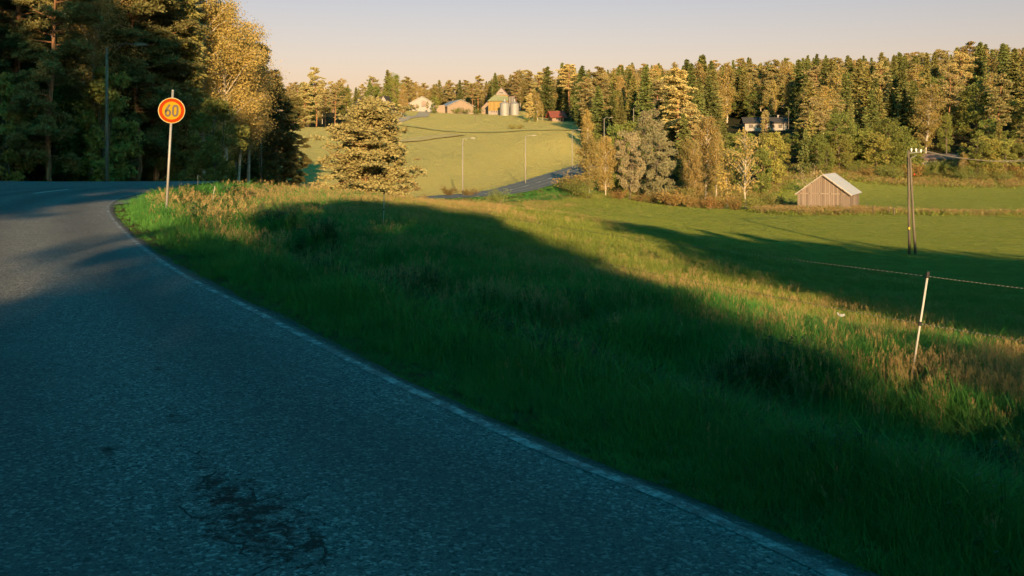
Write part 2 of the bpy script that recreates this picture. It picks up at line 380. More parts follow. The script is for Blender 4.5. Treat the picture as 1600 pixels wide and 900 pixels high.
# wide left side of the bend: branch road
V, Fc = [], []
ts = np.linspace(0, 58, 60); ws = np.linspace(-6.4, 6.4, 9)
for t in ts:
    for w in ws: V.append((-14.9 - t, 42 + t * .22 + w * (1 + .4 * max(0, 1 - t / 8)), 0.012))
for i in range(59):
    for j in range(8):
        a = i * 9 + j; Fc.append((a, a + 9, a + 10, a + 1))
tag(build('side_road', V, Fc, ASPH, smooth=True), 'asphalt side road leaving the bend towards the left', None, None, 'structure')
tag(build('road_apron', [(-12, 24, -.008), (-11.5, 34, -.008), (-15, 44, -.008), (-60, 52, -.008), (-60, 30, -.008), (-30, 24, -.008), (-19, 16, -.008)], [(0, 1, 2, 3, 4, 5, 6)], ASPH), None, None, None, 'structure')

# worn white edge line, and centre dashes far off
k = NT('worn white paint'); v = k.coord('Object')
f = k.noise(v, 11, 8, .75); g = k.noise(v, 4.5, 5, .7)
mk = k.ramp(k.math('ADD', k.math('MULTIPLY', f, .6), k.math('MULTIPLY', g, .5)), [(.535, 0.0), (.63, .85)])
vo = k.n('ShaderNodeTexVoronoi'); vo.inputs['Scale'].default_value = 115; k.l(v, vo.inputs['Vector'])
st = k.mix(vo.outputs['Color'], (0.05, 0.05, 0.05), (0.15, 0.148, 0.145))
k.col(k.mix(mk, st, (0.37, 0.37, 0.355))); k.b.inputs['Roughness'].default_value = .7
PAINT = k.m
def ribbon(offs, i0, i1, lift, V, Fc):
    b = len(V)
    for i in range(i0, i1 + 1):
        for w in offs:
            p = edge[i, :2] - eN[i] * w
            z = edge[i, 2] + float(np.interp(w, cols, [.05 * math.sin(math.pi * q / 7.2) - (.012 if q == 0 else 0) for q in cols])) + lift
            V.append((p[0], p[1], z))
    for i in range(i1 - i0):
        a = b + i * 2; Fc.append((a, a + 2, a + 3, a + 1))
V, Fc = [], []
ribbon((.125, .20), 20, len(edge) - 2, .003, V, Fc)
ribbon((RW - .3, RW - .2), 20, len(edge) - 2, .005, V, Fc)
dd = np.cumsum(np.append(0, np.linalg.norm(np.diff(edge[:, :2], axis=0), axis=1)))
V2, F2 = [], []
for s0 in np.arange(dd[np.argmin(abs(edge[:, 1] - 36))], dd[-1], 9):
    i0 = int(np.searchsorted(dd, s0)); i1 = min(int(np.searchsorted(dd, s0 + 3.4)), len(edge) - 1)
    ribbon((3.53, 3.67), i0, i1, .006, V2, F2)
tag(build('road_markings', V, Fc, PAINT), None, None, None, 'structure')
tag(build('road_markings', V2, F2, mat_plain('centre dash paint', (.5, .49, .46), .8, .15)), None, None, None, 'structure')

# farm track and field boundary strips on the far meadow
def draped(name, pts, w, mat, lift=.05, kind='structure', label=None):
    P = catmull([(p.x, p.y, p.z) for p in pts], 2.0); T = tangents(P); N = np.stack([T[:, 1], -T[:, 0]], 1)
    V, Fc = [], []
    for i in range(len(P)):
        for q in (-w / 2, 0, w / 2):
            x, y = P[i, :2] + N[i] * q; V.append((x, y, hz(x, y) + lift))
    for i in range(len(P) - 1):
        for j in range(2):
            a = i * 3 + j; Fc.append((a, a + 3, a + 4, a + 1))
    return tag(build(name, V, Fc, mat), label, None, None, kind)
GRAVEL = mat_plain('pale gravel', (.30, .26, .20), .9, .3, 2)
OLIVE = mat_plain('rank field edge grass', (.36, .32, .10), .95, .35, .6)
draped('field_boundary', [at_uv(*q, 150) for q in ((625, 196), (660, 201), (700, 206), (745, 208), (785, 207), (812, 205), (860, 204), (905, 204))], 2.2, OLIVE, .25)
draped('field_boundary', [at_uv(*q, 150) for q in ((604, 222), (640, 220), (680, 215), (716, 211))], 4.5, mat_plain('brown field edge grass', (.38, .30, .11), .95, .35, .6), .25)
draped('farm_track', [at(596, 285), at(606, 300), at(628, 320), at(655, 345), at(664, 380)], 4.5, GRAVEL, .12)

# ------------------------------------------------------------------ tree prototypes
def tube(V, Fc, P, rad, n=6):
    b = len(V); P = [Vector(p) for p in P]
    for i, p in enumerate(P):
        d = (P[min(i + 1, len(P) - 1)] - P[max(i - 1, 0)]).normalized()
        q = d.to_track_quat('Z', 'Y')
        for j in range(n):
            a = 2 * math.pi * j / n
            V.append(p + q @ Vector((math.cos(a) * rad[i], math.sin(a) * rad[i], 0)))
    for i in range(len(P) - 1):
        for j in range(n):
            a = b + i * n + j; c = b + i * n + (j + 1) % n
            Fc.append((a, c, c + n, a + n))
    Fc.append(tuple(b + j for j in range(n - 1, -1, -1)))
    Fc.append(tuple(b + (len(P) - 1) * n + j for j in range(n)))

def leafs(rng, cen, axis, L, Wd, spread=.5):
    """leaf quads: centre (N,3), main axis (N,3), length and width"""
    n = len(cen); cen = np.asarray(cen); ax = np.asarray(axis) + rng.normal(0, spread, (n, 3))
    ax /= np.linalg.norm(ax, axis=1)[:, None] + 1e-9
    o = rng.normal(0, 1, (n, 3)); sd_ = np.cross(ax, o); sd_ /= np.linalg.norm(sd_, axis=1)[:, None] + 1e-9
    L = L * rng.uniform(.6, 1.35, (n, 1)); Wd = Wd * rng.uniform(.6, 1.35, (n, 1))
    a = cen - ax * L * .5; b = cen + ax * L * .5
    return np.stack([a, cen - sd_ * Wd * .5 - ax * L * .05, b, cen + sd_ * Wd * .5 + ax * L * .1], 1)

def trunk_curve(rng, H, wob):
    n = 8; xs = np.cumsum(rng.normal(0, wob, n)) ; ys = np.cumsum(rng.normal(0, wob, n)); xs -= xs[0]; ys -= ys[0]
    zs = np.linspace(-.4, H, n)
    return lambda z: np.array([np.interp(z, zs, xs), np.interp(z, zs, ys), z])

def proto(name_t, name_c, V, Fc, Q, bark, leafm):
    me = bpy.data.meshes.new(name_t); me.from_pydata([tuple(v) for v in V], [], Fc); me.materials.append(bark); me.update()
    return me, quads_mesh(name_c, np.concatenate(Q), leafm)

def make_spruce(seed, H=18, Rm=2.7, detail=1.0, bare=.06):
    rng = np.random.default_rng(seed); tc_ = trunk_curve(rng, H, .04); V, Fc, Q = [], [], []
    tube(V, Fc, [tc_(z) for z in np.linspace(-.4, H, 8)], [.19 * H / 18 * (1 - i / 7.5) + .01 for i in range(8)], 7)
    z = H * bare
    while z < H - .1:
        f = z / H; L0 = Rm * (1 - f) ** .82 * (1 if f > .2 else .82 + f) + .12
        if f < .15: L0 *= .8
        n = int(rng.integers(5, 8)); ph = rng.uniform(0, 6.28)
        for i in range(n):
            if rng.random() < .08: continue
            a = ph + 6.283 * i / n + rng.normal(0, .18); L = L0 * rng.uniform(.62, 1.18)
            base = tc_(z + rng.normal(0, .1)); d = np.array([math.cos(a), math.sin(a), 0])
            droop = (.42 * (1 - f) ** .8 + .02); m = max(2, int(L / .30 * detail))
            t = (np.arange(m) + rng.uniform(.3, .9, m)) / m
            P = base + d * (t * L)[:, None]; P[:, 2] += L * (-droop * t + .30 * t ** 3) + (.10 if f > .8 else 0) * t
            k_ = 5
            cen = np.repeat(P, k_, 0) + rng.normal(0, .07, (m * k_, 3)); cen[:, 2] -= np.abs(rng.normal(0, .09, m * k_))
            side = np.array([-d[1], d[0], 0]); sg = rng.choice([-1, 0, 1], m * k_)[:, None]
            ww = (1 - np.repeat(t, k_))[:, None] * .35 + .12
            cen += side * sg * ww * L * .33
            ax = d * .8 + side * sg * .8 + np.array([0, 0, -.35])
            Q.append(leafs(rng, cen, ax, .62 / detail ** .5, .27 / detail ** .5, .3))
            if L > 1 and rng.random() < .5: tube(V, Fc, [base, P[m // 2], P[-1]], [.03, .018, .006], 3)
        z += rng.uniform(.34, .58) * (1 if f < .8 else .7)
    Q.append(leafs(rng, np.array([tc_(H + .1 * i - .5) for i in range(8)]), np.array([[0, 0, 1.]] * 8), .4, .10, .5))
    return proto('spruce_trunk', 'spruce_crown', V, Fc, Q, M['bark'], M['spruce'])

def make_pine(seed, H=18, Rm=3.0, base=.45, detail=1.0, leaf='pine', cone=False):
    rng = np.random.default_rng(seed); tc_ = trunk_curve(rng, H, .14); V, Fc, Q = [], [], []
    tube(V, Fc, [tc_(z) for z in np.linspace(-.4, H * .97, 9)], [(.20 * (1 - i / 9.5) + .02) * H / 18 for i in range(9)], 7)
    nb = int(44 * (1 - base) / .55)
    if cone: nb = 64
    for b in range(nb):
        f = base + (1 - base) * (b + rng.random()) / nb; z = f * H * .97; g = (f - base) / (1 - base)
        L = Rm * (math.sin(math.pi * min(1, .28 + .70 * g)) ** .7) * rng.uniform(.55, 1.15)
        if cone: L = (Rm * (math.sin(math.pi * min(1, .34 + .64 * g)) ** 1.15) + .25) * rng.uniform(.5, 1.22)
        if g < .12: L *= .8
        a = rng.uniform(0, 6.283); d = np.array([math.cos(a), math.sin(a), 0]); up = -.08 + .75 * g + rng.normal(0, .30 if cone else .15)
        p0 = tc_(z); pm = p0 + d * L * .5 + np.array([0, 0, L * up * .35]); p1 = p0 + d * L + np.array([0, 0, L * up])
        tube(V, Fc, [p0, pm, p1], [.05 * H / 18, .03, .01], 4)
        for c in range(int(rng.integers(4, 7)) + (4 if cone else 0)):
            t = rng.uniform(.2 if cone else .45, 1.08); q = (p0 + (p1 - p0) * t) + rng.normal(0, .28, 3) * np.array([1, 1, 1.25 if cone else .8]) * (L / 2.2)
            m = int(38 * detail); dirs = rng.normal(0, 1, (m, 3)); dirs /= np.linalg.norm(dirs, axis=1)[:, None]; dirs[:, 2] = np.abs(dirs[:, 2]) - .25
            r = rng.uniform(.12, .56, (m, 1)) * (Rm / 3) ** .5
            Q.append(leafs(rng, q + dirs * r * np.array([1.2, 1.2, .95]), dirs, .38 / detail ** .4, .17 / detail ** .4, .4))
    return proto('pine_trunk', 'pine_crown', V, Fc, Q, M['pinebark'], M[leaf])

def make_birch(seed, H=17, Rm=2.4, base=.22, detail=1.0, leaf='birch', dens=1.0):
    rng = np.random.default_rng(seed); tc_ = trunk_curve(rng, H, .10); V, Fc, Q = [], [], []
    tube(V, Fc, [tc_(z) for z in np.linspace(-.4, H * .98, 9)], [(.16 * (1 - i / 9) + .015) * H / 17 for i in range(9)], 7)
    nb = 62
    for b in range(nb):
        f = base + (1 - base) * ((b + rng.random()) / nb); g = (f - base) / (1 - base)
        L = Rm * (math.sin(math.pi * (.10 + .86 * g ** .85)) ** .75) * rng.uniform(.6, 1.18) + .15
        a = rng.uniform(0, 6.283); d = np.array([math.cos(a), math.sin(a), 0]); p0 = tc_(f * H * .96)
        up = rng.uniform(.75, 1.25) * (1 - .3 * g)
        pts = [p0, p0 + d * L * .45 + np.array([0, 0, L * up * .65]), p0 + d * L * .82 + np.array([0, 0, L * up * .95]), p0 + d * L * 1.02 + np.array([0, 0, L * up * .8])]
        tube(V, Fc, pts, [.05, .03, .016, .006], 4)
        m = int(44 * detail * dens * (L / 1.6 + .4)); t = rng.uniform(.25, 1.0, m); pa = np.array(pts)
        P = np.stack([np.interp(t, [0, .45, .82, 1.], pa[:, i]) for i in range(3)], 1)
        nclu = max(2, m // 9); cl = rng.normal(0, .30, (nclu, 3)) * (.6 + L * .25); P = P + cl[rng.integers(0, nclu, m)] + rng.normal(0, .14, (m, 3))
        P[:, 2] -= rng.exponential(.28, m) * (1.2 - .5 * g)
        Q.append(leafs(rng, P, np.tile([0, 0, -.7], (m, 1)), .33 / detail ** .45, .24 / detail ** .45, .7))
    return proto('birch_trunk', 'birch_crown', V, Fc, Q, M['birchbark'], M[leaf])

def make_broad(seed, H=13, Rm=3.4, base=.14, detail=1.0, leaf='broad', lobes=46, stems=1):
    rng = np.random.default_rng(seed); V, Fc, Q = [], [], []
    tcs = []
    for s in range(stems):
        tc_ = trunk_curve(rng, H * .8, .16); off = np.array([rng.normal(0, .35), rng.normal(0, .35), 0]) if stems > 1 else np.zeros(3)
        tube(V, Fc, [tc_(z) + off for z in np.linspace(-.4, H * .8, 8)], [(.19 * (1 - i / 8.5) + .02) * H / 13 / stems ** .4 for i in range(8)], 7); tcs.append((tc_, off))
    for b in range(lobes):
        f = base + (1 - base) * (b + rng.random()) / lobes * .97; g = (f - base) / (1 - base)
        rad = Rm * (math.sin(math.pi * (.16 + .78 * g)) ** .6) * rng.uniform(.35, 1.0)
        a = rng.uniform(0, 6.283); q = np.array([math.cos(a) * rad, math.sin(a) * rad, f * H])
        lr = rng.uniform(.5, .95) * Rm / 3.2
        tc_, off = tcs[b % len(tcs)]; p0 = tc_(max(.5, f * H * .8 - rad * .5)) + off
        tube(V, Fc, [p0, (p0 + q) / 2 + np.array([0, 0, -.1]), q], [.028, .018, .006], 4)
        m = int(135 * detail); dirs = rng.normal(0, 1, (m, 3)); dirs /= np.linalg.norm(dirs, axis=1)[:, None]
        r = lr * rng.uniform(.3, 1.15, (m, 1)) ** .6; cen = q + dirs * r * np.array([1.1, 1.1, .8]) + rng.normal(0, .08, (m, 3))
        keep = rng.random(m) < .9
        Q.append(leafs(rng, cen[keep], dirs[keep] + np.array([0, 0, -.3]), .31 / detail ** .45, .23 / detail ** .45, .8))
    return proto('broadleaf_trunk', 'broadleaf_crown', V, Fc, Q, M['pinebark' if leaf == 'pine' else 'bark'], M[leaf])

def make_bush(seed, H=2.2, Rm=1.5, leaf='bush', n=1500, ll=.14):
    rng = np.random.default_rng(seed); V, Fc, Q = [], [], []
    for b in range(16):
        a = rng.uniform(0, 6.283); r = Rm * rng.uniform(.3, 1); h = H * rng.uniform(.55, 1.05) * (1 - .3 * r / Rm)
        pts = [(0, 0, -.2), (math.cos(a) * r * .45, math.sin(a) * r * .45, h * .55), (math.cos(a) * r, math.sin(a) * r, h)]
        tube(V, Fc, pts, [.03, .02, .006], 3); pa = np.array(pts)
        m = n // 16; t = rng.uniform(.3, 1.05, m)
        P = np.stack([np.interp(t, [0, .5, 1.], pa[:, i]) for i in range(3)], 1) + rng.normal(0, .17, (m, 3)) * (H / 2.2) ** .7
        Q.append(leafs(rng, P, np.tile([0, 0, .5], (m, 1)), ll, ll * .55, .6))
    return proto('bush_stems', 'bush_leaves', V, Fc, Q, M['bark'], M[leaf])

PR = {
    'spruce': [make_spruce(s, 18, rm, 1.2) for s, rm in ((1, 2.5), (2, 2.1), (3, 2.9), (4, 2.3))],
    'pine': [make_pine(11, 18, 2.6, .45, 1.3), make_pine(12, 18, 2.9, .55, 1.3), make_pine(13, 18, 2.3, .35, 1.3)],
    'birch': [make_birch(21, 17, 2.2, .12, 1.5), make_birch(22, 17, 2.6, .08, 1.5), make_birch(23, 17, 1.9, .18, 1.5)],
    'broad': [make_broad(31, 13, 3.3, .12, .7), make_broad(32, 13, 3.0, .08, .7), make_broad(33, 13, 3.7, .18, .7)],
    'bush': [make_bush(41), make_bush(42)],
    'leafybush': [make_bush(43, leaf='broad'), make_bush(44, 2.6, 1.7, leaf='broad')],
}
PR_H = {'spruce': 18, 'pine': 18, 'birch': 17, 'broad': 13, 'bush': 2.2, 'leafybush': 2.4}
KN = {'spruce': 'spruce_tree', 'pine': 'pine_tree', 'birch': 'birch_tree', 'broad': 'broadleaf_tree', 'bush': 'shrub', 'leafybush': 'shrub'}
KC = {'spruce': 'spruce', 'pine': 'pine', 'birch': 'birch', 'broad': 'tree', 'bush': 'shrub', 'leafybush': 'shrub'}
RT = random.Random(5)
def tree(kind, x, y, H, label, group=None, w=1.0, pr=None, z=None, lean=0.0):
    ms = pr or RT.choice(PR[kind]); h0 = PR_H[kind] if not pr or len(pr) < 3 else pr[2]
    t = thing(KN[kind], label, KC[kind], (x, y, (hz(x, y) if z is None else z) - .05), RT.uniform(0, 6.28), group)
    s = H / h0; t.scale = (s * w, s * w, s); t.rotation_euler[0] = RT.gauss(0, .02) + lean; t.rotation_euler[1] = RT.gauss(0, .02)
    bush = kind in ('bush', 'leafybush')
    link('stems' if bush else 'trunk', ms[0], t); link('foliage' if bush else 'crown', ms[1], t)
    return t
def tree_px(kind, u, d, vtop, label, group=None, w=1.0, pr=None):
    p = at(u, d); H = CAMZ + (HZ - vtop) / F * d - p.z
    return tree(kind, p.x, p.y, H, label, group, w, pr)

# --- the named trees of the grove, the roadside and the field edge (pixel column, distance, pixel row of the top)
HI = {
    'pine_road': make_pine(61, 9, 3.7, .02, 1.7, cone=True) + (9,),
    'birch_a': make_birch(62, 12, 2.3, .08, 2.2) + (12,), 'birch_b': make_birch(63, 14, 2.5, .16, 2.2) + (14,),
    'birch_thin': make_birch(64, 14, 2.9, .18, .9, dens=.34) + (14,), 'birch_slim': make_birch(65, 11, 1.5, .2, .9, dens=.6) + (11,),
    'willow': make_broad(66, 13, 3.0, .16, 1.7, 'willow', 50) + (13,), 'willow2': make_broad(67, 13, 3.2, .12, 1.7, 'willow', 50) + (13,),
    'oak': make_broad(68, 13, 4.2, .06, 1.2, 'broad', 60) + (13,), 'oak2': make_broad(69, 13, 4.0, .03, 1.2, 'broad', 60) + (13,),
    'spr': make_spruce(70, 12, 2.6, 1.2, .03) + (12,),
    'alder': make_broad(71, 10, 2.6, .04, 1.0, 'broad', 44, 3) + (10,),
    'pine_full': make_pine(72, 14, 3.0, .12, 1.2) + (14,),
    'bare': make_bush(73, 5, 3.2, 'willow', 500, .22) + (5,),
    'fbirch': make_birch(74, 17, 2.8, .20, 9, dens=.75) + (17,), 'fbirch2': make_birch(75, 17, 2.4, .26, 9, dens=.75) + (17,),
    'fpine': make_pine(76, 17, 2.8, .30, 4.5, 'pine_shaded') + (17,), 'fpine2': make_pine(77, 17, 2.6, .12, 4.5, 'pine_shaded') + (17,),
    'fspruce': make_spruce(78, 18, 2.7, 3, .05) + (18,),
}
H_ = HI
tree_px('pine', 566, 76, 155, 'bushy sunlit pine standing alone beside the bend of the road', None, 1.12, H_['pine_road'])
tree_px('pine', 600, 79, 208, 'smaller pine hugging the right side of the bushy roadside pine', None, 1.0, H_['pine_road'])
tree_px('birch', 922, 158, 206, 'greenish gold birch at the left end of the grove by the grey road', None, 1.05, H_['birch_a'])
tree_px('birch', 946, 163, 213, 'rounder birch second from the left in the grove', None, 1.05, H_['birch_a'])
tree_px('broad', 966, 172, 192, 'fresh green tree squeezed behind the left birches of the grove', None, .8, H_['alder'])
tree_px('broad', 984, 160, 205, 'silver grey willow with rounded crown, left of the grey pair', None, .95, H_['willow'])
tree_px('broad', 1026, 164, 200, 'silver grey willow with wider crown, right of the grey pair', None, 1.0, H_['willow2'])
tree_px('broad', 1012, 178, 172, 'tall pale willow rising behind the grey pair', None, .9, H_['willow'])
tree_px('birch', 1076, 165, 214, 'golden birch just right of the grey willows', None, .95, H_['birch_b'])
tree_px('birch', 1100, 168, 178, 'tallest golden birch in the middle of the grove', None, .95, H_['birch_b'])
tree_px('birch', 1088, 156, 232, 'lower golden birch with white stem at the front of the grove', None, .85, H_['birch_a'])
tree_px('birch', 1118, 172, 205, 'orange tinted birch behind the slim white stemmed one', None, .9, H_['birch_b'])
tree_px('birch', 1136, 153, 234, 'slim birch with bare lower stem near the right end of the grove', None, .9, H_['birch_slim'])
tree_px('birch', 1165, 148, 203, 'open crowned birch with spreading white branches nearest the barn', None, 1.0, H_['birch_thin'])
tree_px('broad', 1150, 185, 205, 'dark green leafy tree behind the open crowned birch', None, .9, H_['alder'])
tree_px('broad', 1207, 186, 205, 'dense deep green tree between the grove and the wooden barn', None, .95, H_['alder'])
tree_px('broad', 1190, 176, 232, 'low rounded green tree left of the wooden barn', None, .95, H_['alder'])
tree_px('bush', 1262, 178, 250, 'leafless pale bush behind the wooden barn roof', None, 1.0, H_['bare'])
tree_px('broad', 1312, 214, 176, 'broad yellow green tree right above the barn roof', None, 1.05, H_['oak'])
tree_px('broad', 1386, 210, 184, 'broad yellow green tree left of the utility pole top', None, 1.0, H_['oak2'])
tree_px('broad', 1345, 216, 215, 'medium green tree filling the gap between two broad trees', None, .9, H_['alder'])
tree_px('broad', 1290, 198, 222, 'feathery dark tree leaning over the barn roof', None, .8, H_['oak'])
tree_px('spruce', 1266, 208, 172, 'young pointed spruce left of the broad yellow green trees', None, 1.0, H_['spr'])
tree_px('spruce', 1256, 196, 200, 'short pointed spruce above the leafless bush', None, .9, H_['spr'])
tree_px('pine', 1198, 262, 172, 'full crowned pine in front of the white bungalow', None, .85, H_['pine_full'])
tree_px('broad', 1425, 212, 222, 'round green tree behind the utility pole', None, .9, H_['oak2'])
tree_px('broad', 1478, 240, 178, 'bright green rounded tree above the brown roofed house', None, .75, H_['oak'])
tree_px('broad', 1505, 216, 222, 'small round topped tree right of the brown roofed house', None, .8, H_['alder'])
tree_px('broad', 1535, 214, 220, 'low leafy tree at the far right field edge', None, 1.0, H_['alder'])
tree_px('birch', 1588, 210, 215, 'pale stemmed birch at the far right field edge', None, .9, H_['birch_b'])
tree_px('broad', 1562, 218, 205, 'dark leafy tree behind the birch at the far right', None, 1.0, H_['alder'])
tree_px('pine', 827, 350, 146, 'bushy pine at the right corner of the farm meadow', None, .9, H_['pine_full'])
tree_px('birch', 848, 352, 160, 'slender birch left of the red roofed house', None, .8)
tree_px('spruce', 896, 342, 168, 'low wide spruce right of the red roofed house', None, 1.3, H_['spr'])
tree_px('broad', 617, 338, 116, 'tall round topped tree right of the dark roofed house', None, .8, H_['oak'])
tree_px('birch', 630, 336, 130, 'birch beside the round topped tree by the farm track', None, .9)
tree_px('broad', 682, 392, 152, 'dark green orchard tree in front of the low shed', None, .8, H_['oak2'])
tree_px('pine', 494, 268, 104, 'tall flat topped pine on the ridge left of the dark roofed house', None, .95)
tree_px('pine', 475, 262, 128, 'bushy pine at the forest corner of the far meadow', None, 1.1, H_['pine_full'])
for u, d, vt, kd, lb in ((679, 374, 150, 'broad', 'rounded orchard tree left of the low shed'), (668, 372, 158, 'pine', 'short pine right of the pale farmhouse'), (628, 326, 140, 'birch', 'smaller birch at the top of the farm track'), (840, 350, 140, 'birch', 'birch behind the bushy pine at the meadow corner'), (836, 342, 168, 'spruce', 'young spruce at the meadow corner'), (824, 338, 182, 'leafybush', 'low shrub under the meadow corner pine')):
    tree_px(kd, u, d, vt, lb, None, 1.1)
G = 'shrubs along the foot of the grove'
for i, (u, d, H) in enumerate([(905, 152, 2.6), (918, 150, 2.2), (890, 155, 3.0), (968, 156, 1.8), (1050, 152, 2.6), (1062, 156, 3.0), (1110, 150, 2.0), (1125, 150, 1.7), (1148, 148, 2.2), (1182, 146, 2.2), (1194, 148, 2.8), (1205, 152, 2.4), (1215, 150, 1.9), (1228, 152, 1.6), (1238, 150, 1.4), (1000, 158, 1.6), (1020, 158, 1.8), (1040, 156, 2.0), (1078, 152, 2.), (1095, 151, 1.6)]):
    p = at(u, d); tree(RT.choice(['bush', 'bush', 'leafybush']), p.x, p.y, H * 1.15, 'scrubby bush in the golden fringe between the grove and the field', G, 1.4)
p = at(780, 112); tree('leafybush', p.x, p.y, 2.2, 'isolated green bush in front of the sunlit road', None, .9)
for u, d, lab in ((752, 96, 'low dark bush at the lip of the shaded bank'), (736, 92, 'small dark bush left of the low one on the bank')):
    p = at(u, d); tree('leafybush', p.x, p.y, 1.3, lab, None, 1.2)
for u, d, H, lab in ((712, 392, 3.2, 'rounded light green bush in front of the low shed'), (745, 392, 3.0, 'wide light green bush between shed and granary'), (727, 396, 2.6, 'smallest light green bush beside the low shed'), (800, 296, 1.9, 'long low bush on the meadow edge below the silos'), (812, 298, 1.7, 'right part of the low meadow edge bushes')):
    p = at(u, d); tree('leafybush', p.x, p.y, H, lab, None, 1.5)
for u, d, H, lab in ((700, 139, 1.5, 'brown weed clump left of the nearest far lamp post'), (732, 138, 1.3, 'brown weed clump right of the nearest far lamp post')):
    p = at(u, d); tree('bush', p.x, p.y, H, lab, None, 2.0)
G = 'shrubs at the far edge of the right field'
for u in range(1330, 1606, 11):
    if 1436 < u < 1500: continue
    p = at(u + RT.uniform(-4, 4), 203 + RT.uniform(-3, 5)); tree(RT.choice(['bush', 'leafybush']), p.x, p.y, RT.uniform(2.0, 4.2), 'scrubby bush in the fringe along the far edge of the right field', G, 1.2)

for i, (u, d, vt) in enumerate([(1440, 214, 252), (1452, 212, 247), (1463, 215, 246), (1474, 213, 249), (1484, 216, 245), (1494, 213, 250), (1446, 207, 264), (1468, 206, 262), (1490, 207, 262)]):
    p = at(u, d); tree('leafybush', p.x, p.y, max(1.2, CAMZ + (HZ - vt) / F * d - p.z), 'dense dark shrub of the hedge below the brown roofed house', 'hedge shrubs below the brown roofed house', 1.5)
for i, u in enumerate(range(1282, 1608, 13)):
    d = 206 + RT.uniform(-1, 6); low = 1426 < u < 1502; p = at(u + RT.uniform(-4, 4), d)
    kd = RT.choice(['broad', 'broad', 'birch']) if not low else 'broad'
    tree(kd, p.x, p.y, RT.uniform(1.8, 2.6) if low else RT.uniform(5.5, 9.5), 'leafy tree in the row lining the far edge of the right field', 'leafy trees lining the far edge of the right field', 1.35)
# --- far hillside forest: rows of individual trees
EXC = [(560, 606, 138, 172, 335), (632, 676, 146, 180, 382), (694, 742, 158, 180, 400), (757, 814, 132, 182, 402), (858, 886, 176, 204, 346), (1158, 1237, 176, 208, 304), (1428, 1502, 236, 256, 222)]
def joined(kind, i):
    t_, c_ = PR[kind][i]; a = bpy.data.objects.new(kind, None)
    V1 = [v.co[:] for v in t_.vertices]; F1 = [tuple(p.vertices) for p in t_.polygons]; n_ = len(V1)
    V2 = [v.co[:] for v in c_.vertices]; F2 = [tuple(q + n_ for q in p.vertices) for p in c_.polygons]
    me = bpy.data.meshes.new(kind + '_whole'); me.from_pydata(V1 + V2, [], F1 + F2); me.materials.append(t_.materials[0]); me.materials.append(c_.materials[0])
    me.polygons.foreach_set('material_index', [0] * len(F1) + [1] * len(F2)); me.update(); return bpy.data.objects.new(kind + '_whole', me)
lab = {'spruce': 'dark green spruce packed in the hillside forest behind the fields', 'pine': 'tall pine with bare orange trunk in the hillside forest behind the fields',
       'birch': 'slender yellow green birch in the hillside forest behind the fields', 'broad': 'leafy broad crowned tree in the hillside forest behind the fields'}
ntree = {'spruce': 0, 'pine': 0, 'birch': 0, 'broad': 0}
cand = []
for d in np.arange(178, 560, 11.5):
    sp_ = 7.6 + (d - 180) * .006
    for x in np.arange((430 - 800) / F * d, (1640 - 800) / F * d, sp_):
        xx = x + RT.uniform(-2.6, 2.6); yy = d + RT.uniform(-4.5, 4.5); u = 800 + xx / yy * F
        ff = forest_front(u)
        if yy < ff + 4 or yy > ff + (190 if u > 900 else 75): continue
        cand.append((xx, yy, u, ff))
cx = np.array([c[0] for c in cand]); cy = np.array([c[1] for c in cand]); cz = height(cx, cy)
for (xx, yy, u, ff), z in zip(cand, cz):
    r = RT.random(); near = yy < ff + 28
    if u < 660: ks = 'pine' if r < .45 else 'birch' if r < .7 else 'broad' if r < .8 else 'spruce'
    elif u < 900: ks = 'spruce' if r < .42 else 'pine' if r < .75 else 'birch'
    elif near: ks = 'broad' if r < .40 else 'birch' if r < .72 else 'spruce' if r < .9 else 'pine'
    else: ks = 'spruce' if r < .5 else 'birch' if r < .72 else 'broad' if r < .86 else 'pine'
    H = {'spruce': RT.uniform(13, 20.5), 'pine': RT.uniform(15, 20), 'birch': RT.uniform(13, 19), 'broad': RT.uniform(10, 15)}[ks]
    if not near and 985 < u < 1125: H *= 1.12
    if not near and u > 1505: H *= 1.12
    if near and u > 900: H *= .78
    if u < 600: H *= .72
    elif u < 760: H *= .86
    vt = HZ - (z + H - CAMZ) / yy * F; vb = HZ - (z - CAMZ) / yy * F; wd = 3.0 / yy * F
    if any(yy < e_[4] + 2 and u + wd > e_[0] and u - wd < e_[1] and vt < e_[3] for e_ in EXC):
        Hc = z - 0; vmax = max(e_[3] for e_ in EXC if yy < e_[4] + 2 and u + wd > e_[0] and u - wd < e_[1])
        H = CAMZ + (HZ - vmax) / F * yy - z; ks = 'broad'
        if not 2.2 < H < 12: continue
    if any(abs(yy - e_[4]) < 13 and e_[0] - wd < u < e_[1] + wd for e_ in EXC): continue
    if abs(xx - np.interp(yy, edge[:, 1][len(edge) // 2:], edge[:, 0][len(edge) // 2:]) + 3) < 9 and yy < 320: continue
    if ntree[ks] > 285: continue
    ntree[ks] += 1
    if near and u > 900:
        tree('broad', xx + RT.uniform(-4, 4), yy - RT.uniform(2, 6), min(H * .8, RT.uniform(3.5, 7)), 'low leafy tree in the undergrowth along the hillside forest edge', 'undergrowth trees along the hillside forest edge', RT.uniform(1.2, 1.7))
    tree(ks, xx, yy, H, lab[ks], 'far hillside ' + {'spruce': 'spruces', 'pine': 'pines', 'birch': 'birches', 'broad': 'broadleaf trees'}[ks], RT.uniform(1.1, 1.5) * (1.22 if ks == 'spruce' else 1.05), z=float(z))
print('forest', ntree)

